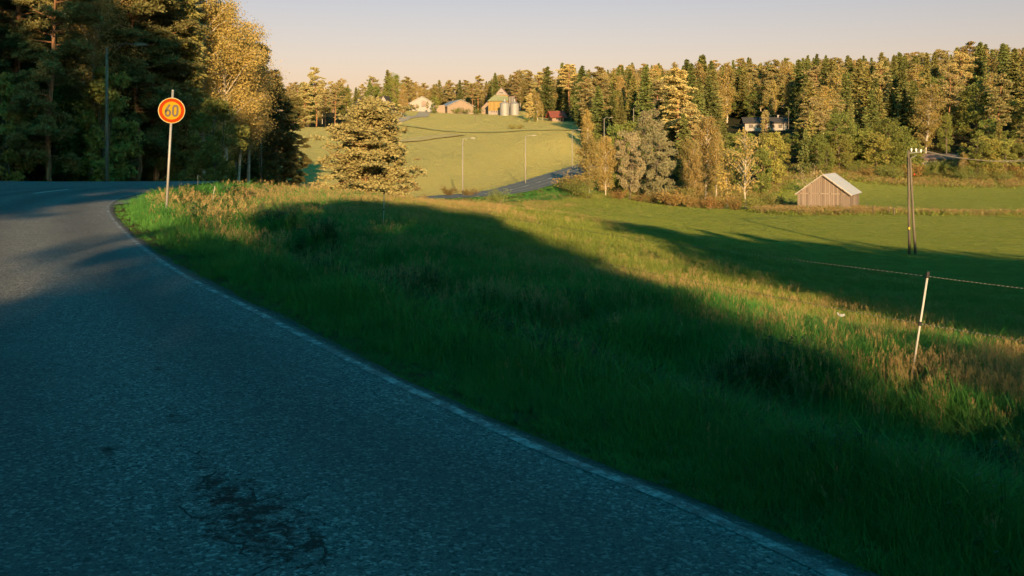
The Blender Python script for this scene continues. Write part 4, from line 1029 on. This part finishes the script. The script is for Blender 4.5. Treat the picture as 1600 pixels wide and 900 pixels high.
t, _ = house('farm_shed', 'low timber shed with grey metal roof behind light green bushes', 'shed', 699, 400, 18, 11, 16, 3.0, 5.6, TIM, GRYR, True, .6)
MB().box(4, 7, -.08, -.004, 0, 2.4).done('door', mwall((.16, .11, .08), 'dark door'), t)
t, _ = house('farmhouse', 'pale farmhouse with open dark loft door beside a dark orchard tree', 'house', 640, 384, 8, 9.5, 10, 3.0, 5.6, WHT, GRYR, True, .5)
MB().box(4.6, 6.4, -.08, -.004, 1.6, 4.0).done('loft_door', GLS, t)
MB().box(9.503, 14, 2, 9, -1, 2.4).done('annexe', TIM, t); window(t, 2.2, 0, 1.0, 1.1, 1.2)
t, rf = house('farmhouse', 'white gabled house with dark roof partly hidden behind the lone pine', 'house', 589, 332, -10, 4.6, 9, 3.4, 7.0, WHT, DRK, True, .5)
window(t, 2.3, 0, 4.2, .8, .9); window(t, 2.3, 0, 1.2, 1.2, 1.2)
m = MB().box(-8, -.004, 2.4, 8.6, -1.5, 4.3); m.done('wing', mwall((.23, .18, .10), 'cream wall'), t)
MB().slab([(-8.5, 2.0, 4.2), (-.1, 2.0, 4.2), (-.1, 5.5, 6.6), (-8.5, 5.5, 6.6)], .15).slab([(-8.5, 5.5, 6.6), (-.1, 5.5, 6.6), (-.1, 9, 4.2), (-8.5, 9, 4.2)], .15).done('wing_roof', DRK, t)
window(t, -2.5, 2.4, 2.4, 1, 1.1); window(t, -5.5, 2.4, 2.4, 1, 1.1)
MB().box(-4.4, -3.7, 5.2, 5.9, 6.2, 7.5).done('chimney', CON, t)
t, _ = house('cottage', 'dark cottage with red tiled roof half hidden by a spruce', 'cottage', 863, 344, 12, 4.2, 6, 1.9, 3.7, TIM, REDR, False, .9)
window(t, 2.0, 0, .7, 1.2, .9); MB().box(3.0, 3.7, -.06, -.004, 0, 1.8).done('door', DRK, t)
t, _ = house('bungalow', 'long white bungalow with dark roof on the wooded slope', 'house', 1164, 301, -6, 12.6, 8, 2.6, 4.2, WHT, DRK, False, .6)
for wx in (1.8, 4.2, 8.2, 10.6): window(t, wx, 0, 1.0, 1.1, 1.0)
window(t, 12.6, 3.5, 1.0, 1.0, 1.0, 1)
MB().box(10.2, 10.8, 3.4, 4.0, 3.9, 5.0).done('chimney', CON, t); MB().box(5.8, 6.7, -.06, -.004, 0, 2.05).done('door', TIM, t)
p = at(1438, 222); t, _ = house('bungalow', 'low pale house with brown roof behind the right field', 'house', 1436, 222, -14, 9.4, 7, 1.9, 2.9, WHT, BRN, False, .7, z=p.z + .1)
window(t, 2.5, 0, .7, 1.2, .9); window(t, 6.2, 0, .7, 1.2, .9); MB().box(4.0, 4.8, -.06, -.004, 0, 1.75).done('door', TIM, t)
p = at(1357, 196); b_ = MB().box(-.9, .9, -.2, .2, .42, .48).box(-.75, -.65, -.15, .15, 0, .42).box(.65, .75, -.15, .15, 0, .42).done('bench', PLANKG); b_.location = p; tag(b_, 'pale plank bench in the brown fringe above the barn roof', 'bench')
# scrap of white paper lying on the lit bank
p = (2.92, 11.9); m = MB().slab([(0, 0, 0), (.085, .01, .01), (.10, .05, .045), (.01, .06, .03)], .004).slab([(0, 0, .0), (.01, .06, .03), (-.03, .07, .075), (-.045, .02, .05)], .004)
lt = m.done('paper_scrap', mat_plain('white paper', (.5, .48, .45), .8, .05)); lt.location = (p[0] + 1.05, p[1], hz(p[0] + 1.05, p[1]) + .20); lt.scale = (.7, .7, .7); tag(lt, 'crumpled white scrap of paper on the sunlit bank', 'litter')

# ------------------------------------------------------------------ grass and weeds
def mat_grass(name, lo, hi, tip=None):
    k = NT(name); oi = k.n('ShaderNodeObjectInfo')
    g = k.n('ShaderNodeNewGeometry')
    f = k.noise(g.outputs['Position'], .55, 4, .6)
    wn = k.n('ShaderNodeTexWhiteNoise', noise_dimensions='1D'); k.l(oi.outputs['Random'], wn.inputs['W'])
    t = k.math('ADD', k.math('MULTIPLY', wn.outputs['Value'], .6), k.math('MULTIPLY', k.ramp(f, [(.35, 0.), (.65, 1.)]), .4), True)
    c = k.mix(t, lo, hi); k.col(c); k.b.inputs['Roughness'].default_value = .6
    tr = k.n('ShaderNodeBsdfTranslucent'); k.l(c, tr.inputs[0]); mx = k.n('ShaderNodeMixShader'); mx.inputs[0].default_value = .3
    k.l(k.b.outputs[0], mx.inputs[1]); k.l(tr.outputs[0], mx.inputs[2]); k.l(mx.outputs[0], k.out.inputs[0]); return k.m
GG = mat_grass('green grass blades', (0.022, 0.11, 0.016), (0.105, 0.27, 0.045))
GD = mat_grass('dry tan stalks', (0.22, 0.15, 0.055), (0.42, 0.29, 0.12))
GT = mat_grass('yellowing tussock blades', (0.06, 0.17, 0.025), (0.20, 0.26, 0.06))
GW = mat_grass('weed leaves', (0.018, 0.055, 0.012), (0.05, 0.10, 0.02))
GP = mat_grass('pasture grass blades', (0.10, 0.155, 0.022), (0.24, 0.245, 0.045))
GM = mat_grass('hay meadow blades', (0.30, 0.30, 0.07), (0.52, 0.43, 0.15))
GF = mat_plain('yellow petals', (.85, .62, .03), .6, .1)
def tuft(name, seed, n, h, r, w, mat, bend=.45, stalk=False):
    rng = np.random.default_rng(seed); Q = []
    for i in range(n):
        a = rng.uniform(0, 6.283); rr = r * math.sqrt(rng.random()); b = np.array([math.cos(a) * rr, math.sin(a) * rr, -.02])
        a2 = rng.uniform(0, 6.283); d = np.array([math.cos(a2), math.sin(a2), 0]); L = h * rng.uniform(.5, 1.1); bd = bend * rng.uniform(.2, 1.4)
        a3 = rng.uniform(0, 3.14); s = np.array([math.cos(a3), math.sin(a3), 0]) * w * rng.uniform(.6, 1.2)
        pts = [b + d * L * bd * t * t + np.array([0, 0, L * (t - .28 * bd * t * t)]) for t in (0, .38, .72, 1.0)]
        ws = (1, .85, .5, .05) if not stalk else (.35, .3, .3, .3)
        for j in range(3): Q.append([pts[j] - s * ws[j] / 2, pts[j] + s * ws[j] / 2, pts[j + 1] + s * ws[j + 1] / 2, pts[j + 1] - s * ws[j + 1] / 2])
        if stalk:
            for q in range(9):
                t = rng.uniform(-.16, .03); c = pts[3] + np.array([0, 0, L * t]); o = rng.normal(0, .010, 3); u_ = np.array([rng.normal(0, .006), rng.normal(0, .006), .032])
                sv = s * .8; Q.append([c + o - sv / 2, c + o + sv / 2, c + o + u_ + sv * .3, c + o + u_ - sv * .3])
    me = quads_mesh(name, Q, mat); return bpy.data.objects.new(name, me)
def weed(name, seed, n, h, ll, mat):
    rng = np.random.default_rng(seed); Q = []
    for i in range(n):
        a = rng.uniform(0, 6.283); d = np.array([math.cos(a), math.sin(a), 0]); lean = rng.uniform(0, .35) * h; H1 = h * rng.uniform(.6, 1.1)
        s = np.array([.004, 0, 0]); Q.append([-s, s, d * lean + np.array([0, 0, H1]) + s * .5, d * lean + np.array([0, 0, H1]) - s * .5])
        for q in range(9):
            t = rng.uniform(.2, 1.0); c = d * lean * t + np.array([0, 0, H1 * t]); a2 = rng.uniform(0, 6.283); e_ = np.array([math.cos(a2), math.sin(a2), rng.uniform(-.3, .6)])
            L = ll * rng.uniform(.6, 1.3); sd_ = np.array([-e_[1], e_[0], 0]) * L * .20
            Q.append([c, c + e_ * L * .5 - sd_, c + e_ * L - np.array([0, 0, L * .2]), c + e_ * L * .5 + sd_])
    return bpy.data.objects.new(name, quads_mesh(name, Q, mat))
def flower(name, seed):
    rng = np.random.default_rng(seed); Q = []; me = bpy.data.meshes.new(name); V, Fc = [], []
    for i in range(3):
        x, y = rng.normal(0, .07, 2); h = rng.uniform(.25, .42)
        b = len(V); V += [(x, y, 0), (x + .003, y, 0), (x + .012, y, h), (x + .009, y, h)]; Fc.append((b, b + 1, b + 2, b + 3))
        b = len(V); V += [(x + .01 + .011 * math.cos(t), y + .011 * math.sin(t), h + (.004 if j % 2 else 0)) for j, t in enumerate(np.linspace(0, 6.283, 9)[:-1])]; Fc.append(tuple(range(b, b + 8)))
    me.from_pydata(V, [], Fc); me.materials.append(GG); me.materials.append(GF)
    for p in me.polygons: p.material_index = 1 if len(p.vertices) == 8 else 0
    return bpy.data.objects.new(name, me)
def scatter(name, label, X, Y, Z, sc, idx, protos, seed=1, tilt=.12):
    rng = np.random.default_rng(seed); n = len(X)
    col = bpy.data.collections.new(name + ' sources')
    for i, o in enumerate(protos): o.name = '%02d_%s' % (i, o.name); col.objects.link(o)
    me = bpy.data.meshes.new(name); me.vertices.add(n); me.vertices.foreach_set('co', np.stack([X, Y, Z], 1).astype(np.float32).ravel())
    a = me.attributes.new('sc', 'FLOAT_VECTOR', 'POINT'); a.data.foreach_set('vector', sc.astype(np.float32).ravel())
    a = me.attributes.new('rot', 'FLOAT_VECTOR', 'POINT'); a.data.foreach_set('vector', np.stack([rng.normal(0, tilt, n), rng.normal(0, tilt, n), rng.uniform(0, 6.283, n)], 1).astype(np.float32).ravel())
    a = me.attributes.new('idx', 'INT', 'POINT'); a.data.foreach_set('value', idx.astype(np.int32))
    o = link(name, me); tag(o, label, None, None, 'stuff')
    g = bpy.data.node_groups.new(name, 'GeometryNodeTree')
    g.interface.new_socket('Geometry', in_out='INPUT', socket_type='NodeSocketGeometry'); g.interface.new_socket('Geometry', in_out='OUTPUT', socket_type='NodeSocketGeometry')
    N = g.nodes; gi = N.new('NodeGroupInput'); go = N.new('NodeGroupOutput'); iop = N.new('GeometryNodeInstanceOnPoints'); ci = N.new('GeometryNodeCollectionInfo')
    ci.inputs['Collection'].default_value = col; ci.inputs['Separate Children'].default_value = True; ci.inputs['Reset Children'].default_value = True
    iop.inputs['Pick Instance'].default_value = True
    def attr(nm, tp):
        x = N.new('GeometryNodeInputNamedAttribute'); x.data_type = tp; x.inputs['Name'].default_value = nm; return x.outputs[0]
    L = g.links; L.new(gi.outputs[0], iop.inputs['Points']); L.new(ci.outputs[0], iop.inputs['Instance'])
    L.new(attr('idx', 'INT'), iop.inputs['Instance Index']); L.new(attr('rot', 'FLOAT_VECTOR'), iop.inputs['Rotation']); L.new(attr('sc', 'FLOAT_VECTOR'), iop.inputs['Scale'])
    L.new(iop.outputs[0], go.inputs[0]); md = o.modifiers.new('scatter', 'NODES'); md.node_group = g
    return o
rng = np.random.default_rng(77)
N0 = 210000
d = np.exp(rng.uniform(math.log(2.2), math.log(440), N0)); uu = rng.uniform(-160, 2000, N0)
nx_ = 110000; d = np.append(d, 1 / rng.uniform(1 / 230, 1 / 42, nx_)); uu = np.append(uu, rng.uniform(820, 1700, nx_)); N0 += nx_
X = (uu - 800) / F * d; Y = d
s, rz = edge_dist(X, Y)
def lump(x, y, f, ph): return .5 + .25 * np.sin(x * f + ph + 1.7 * np.sin(y * f * .7)) + .25 * np.sin(y * f * 1.3 + ph * 2 + 1.4 * np.sin(x * f * .9))
lum = lump(X, Y, 1.1, .3) * .6 + lump(X, Y, .35, 2.) * .4
# keep the density per square metre bounded close to the camera
wood_ = (Y > forest_front(uu) + 2)
ok = ((s > -.03) | ((s < -8.3) & (d > 95) & (uu > 430))) & ~wood_ & (rng.random(N0) < np.minimum(1, d / 5.0) ** 1.5)
ok &= ~((s < .30) & (rng.random(N0) < .45))
X, Y, d, s, rz, lum, uu = X[ok], Y[ok], d[ok], s[ok], rz[ok], lum[ok], uu[ok]
Z = height(X, Y, s, rz)
r1 = rng.random(len(X)); r2 = rng.random(len(X))
hgt = np.interp(s, [0, .3, .8, 1.5, 2.4, 3.4, 4.4, 6, 9, 20, 60], [.06, .11, .30, .46, .56, .46, .27, .24, .20, .14, .10])
bankh = 1 + .35 * _sm(16, 26, Y) * (1 - _sm(50, 70, Y)) * (s < 9)       # ranker growth by the bend
tus = lump(X, Y, 3.1, 1.) * .5 + lump(X, Y, 1.7, 5.) * .5
H1 = hgt * bankh * (.30 + 1.35 * (lum * .5 + tus * .5) ** 1.2) * (.70 + .6 * r1)
cl = np.clip(lump(X, Y, 2.3, .7) * .6 + lump(X, Y, .95, 3.) * .4, 0, 1)
inditch = _sm(1.1, 1.8, s) * (1 - _sm(3.6, 4.6, s)) * (Y < 45)
H1 = H1 * (1 - inditch) + H1 * inditch * (.45 + .95 * _sm(.38, .72, cl))
H1 = np.minimum(H1, np.interp(d, [3, 6, 10, 16, 30], [.30, .40, .50, .62, .7]))
# kinds: 0-2 green, 3-4 dry stalks, 5-6 weeds, 7-8 pasture
dryp = np.interp(s, [0, 1.2, 3.4, 4.2, 7, 12, 30], [.01, .02, .035, .26, .24, .05, .0]) * (.35 + 1.3 * (lump(X, Y, .5, 4.) > .48))
dryp = np.maximum(dryp, .50 * ((Y > 34) & (s < 14) & (s > 1.5) & (Y < 135)))
dryp = np.maximum(dryp, .30 * ((np.hypot(X + 8.5, Y - 31) < 5) & (s > .9)))
dryp = np.where((s < 4.2) & (d < 14), dryp * .35, dryp)
dryp = np.maximum(dryp, .38 * ((s > 1.6) & (s < 3.6) & (Y > 8) & (Y < 24) & (lump(X, Y, 1.3, 2.2) > .58)))
dryp = np.maximum(dryp, .8 * ((Y > forest_front(uu) - 14) & (uu > 900) & (Y > 120)))
dryp = np.maximum(dryp, .7 * ((np.abs(Y - 134.5 - (X - 50) * .01) < 1.3) & (X > 46)))
dryp = np.maximum(dryp, .85 * ((np.hypot((X - 43) / 1.4, Y - 137.5) < 6.5)))
weedp = np.interp(s, [0, 1.6, 2.2, 3.4, 4.4], [.01, .02, .045, .045, .0])
dryp = np.where(s < .4, .0, dryp)
weedp = np.where((inditch > .5) & (lump(X, Y, 1.15, 6.3) > .60), .42, weedp)
kind = np.where((s < 0) & (d > 95), 4, np.where(r2 < dryp, 1, np.where(r2 < dryp + weedp, 2, np.where(s > 7.5, 3, 0))))
H1 = np.where((dryp > .65) & (Y > 110), .75, H1)
H1 = np.where((s < 0) & (d > 95), .16 + .12 * r1, H1)
H1 = H1 * np.where(np.hypot(X - 3.5, Y - 8.4) < .55, .45, 1.0)
tallb = (rng.random(len(X)) < .13) & (kind == 0) & (s > .9)
kind = np.where(tallb, 5, kind)
idx = np.select([kind == 5, kind == 1, kind == 2, kind == 3, kind == 4], [11 + (r1 < .22).astype(int), 3 + (r1 * 2).astype(int), 5 + (r1 * 2).astype(int), 7 + (r1 * 2).astype(int), 9 + (r1 * 2).astype(int)], (r1 * 3).astype(int))
far = np.clip(d / 14, 1, 12.0)          # farther tufts are broader clumps
sz = H1 / np.select([kind == 1, kind == 2, kind == 3], [.62, .45, .25], .40)
sz = np.where(kind == 1, np.maximum(sz, .40) * .98, sz)
sz = np.where(kind == 5, np.clip(H1 / .42, .55, 1.15), sz)
SC = np.stack([np.maximum(sz, .35) * far ** .7 * (1 if True else 0), np.maximum(sz, .35) * far ** .7, sz], 1)
G_PR = [tuft('grass_tuft', 1, 18, .40, .10, .0095, GG), tuft('grass_tuft', 2, 16, .44, .12, .009, GG, .8), tuft('grass_tuft', 3, 20, .36, .11, .010, GG, .35),
        tuft('dry_stalks', 4, 9, .62, .12, .009, GD, .12, True), tuft('dry_stalks', 5, 7, .70, .14, .009, GD, .2, True),
        weed('ditch_weed', 6, 6, .45, .048, GW), weed('ditch_weed', 7, 5, .40, .055, GW),
        tuft('pasture_tuft', 8, 24, .25, .14, .008, GP, .5), tuft('pasture_tuft', 9, 22, .22, .15, .008, GP, .35),
        tuft('meadow_tuft', 10, 24, .25, .14, .012, GM, .5), tuft('meadow_tuft', 11, 22, .22, .15, .012, GM, .35), tuft('tall_grass', 12, 8, .62, .10, .013, GG, .75), tuft('tussock', 13, 60, .46, .09, .010, GT, 1.0)]
print('grass', len(X), {int(q): int((kind == q).sum()) for q in (0, 1, 2, 3, 4)})
scatter('grass', 'green roadside and pasture grass with tan seed stalks and ditch weeds', X, Y, Z, SC, idx, G_PR)
# small yellow flowers in the verge
n = 150; Y = rng.uniform(3.5, 30, n); X0 = np.interp(Y, edge[:200, 1], edge[:200, 0]) + rng.uniform(.5, 3.2, n) ** 1.0
s, rz = edge_dist(X0, Y); k_ = (s > .35) & (s < 2.6) & (lump(X0, Y, .8, 1.) > .45); X0, Y, s, rz = X0[k_], Y[k_], s[k_], rz[k_]
SC = np.repeat(rng.uniform(.8, 1.2, (len(Y), 1)), 3, 1)
scatter('yellow_flowers', 'tiny yellow flowers dotted through the verge grass', X0, Y, height(X0, Y, s, rz), SC, (rng.random(len(Y)) * 2).astype(int), [flower('yellow_flower', 1), flower('yellow_flower', 2)], 5)

# farther wood filling the hills behind the individual trees, read as one mass
rng = np.random.default_rng(9); n = 1700
d = rng.uniform(240, 760, n); uu = rng.uniform(380, 1700, n); X = (uu - 800) / F * d
ff = forest_front(uu); ok = (d > ff + np.where(uu > 900, 165, 62)) & (d < ff + np.where(uu > 900, 420, 300)); X, Y, uu = X[ok], d[ok], uu[ok]
Z = height(X, Y); hh = rng.uniform(.72, 1.05, len(X)) * np.where(uu < 760, .85, 1.0) * np.where(uu < 600, .85, 1.0); ww = hh * rng.uniform(1.1, 1.5, len(X))
scatter('distant_forest', 'unbroken mixed forest covering the hills behind the nearer trees', X, Y, Z, np.stack([ww, ww, hh], 1),
        rng.choice(5, len(X), p=[.3, .25, .15, .15, .15]), [joined('spruce', 0), joined('spruce', 2), joined('pine', 0), joined('birch', 0), joined('birch', 1)], 11, .02)
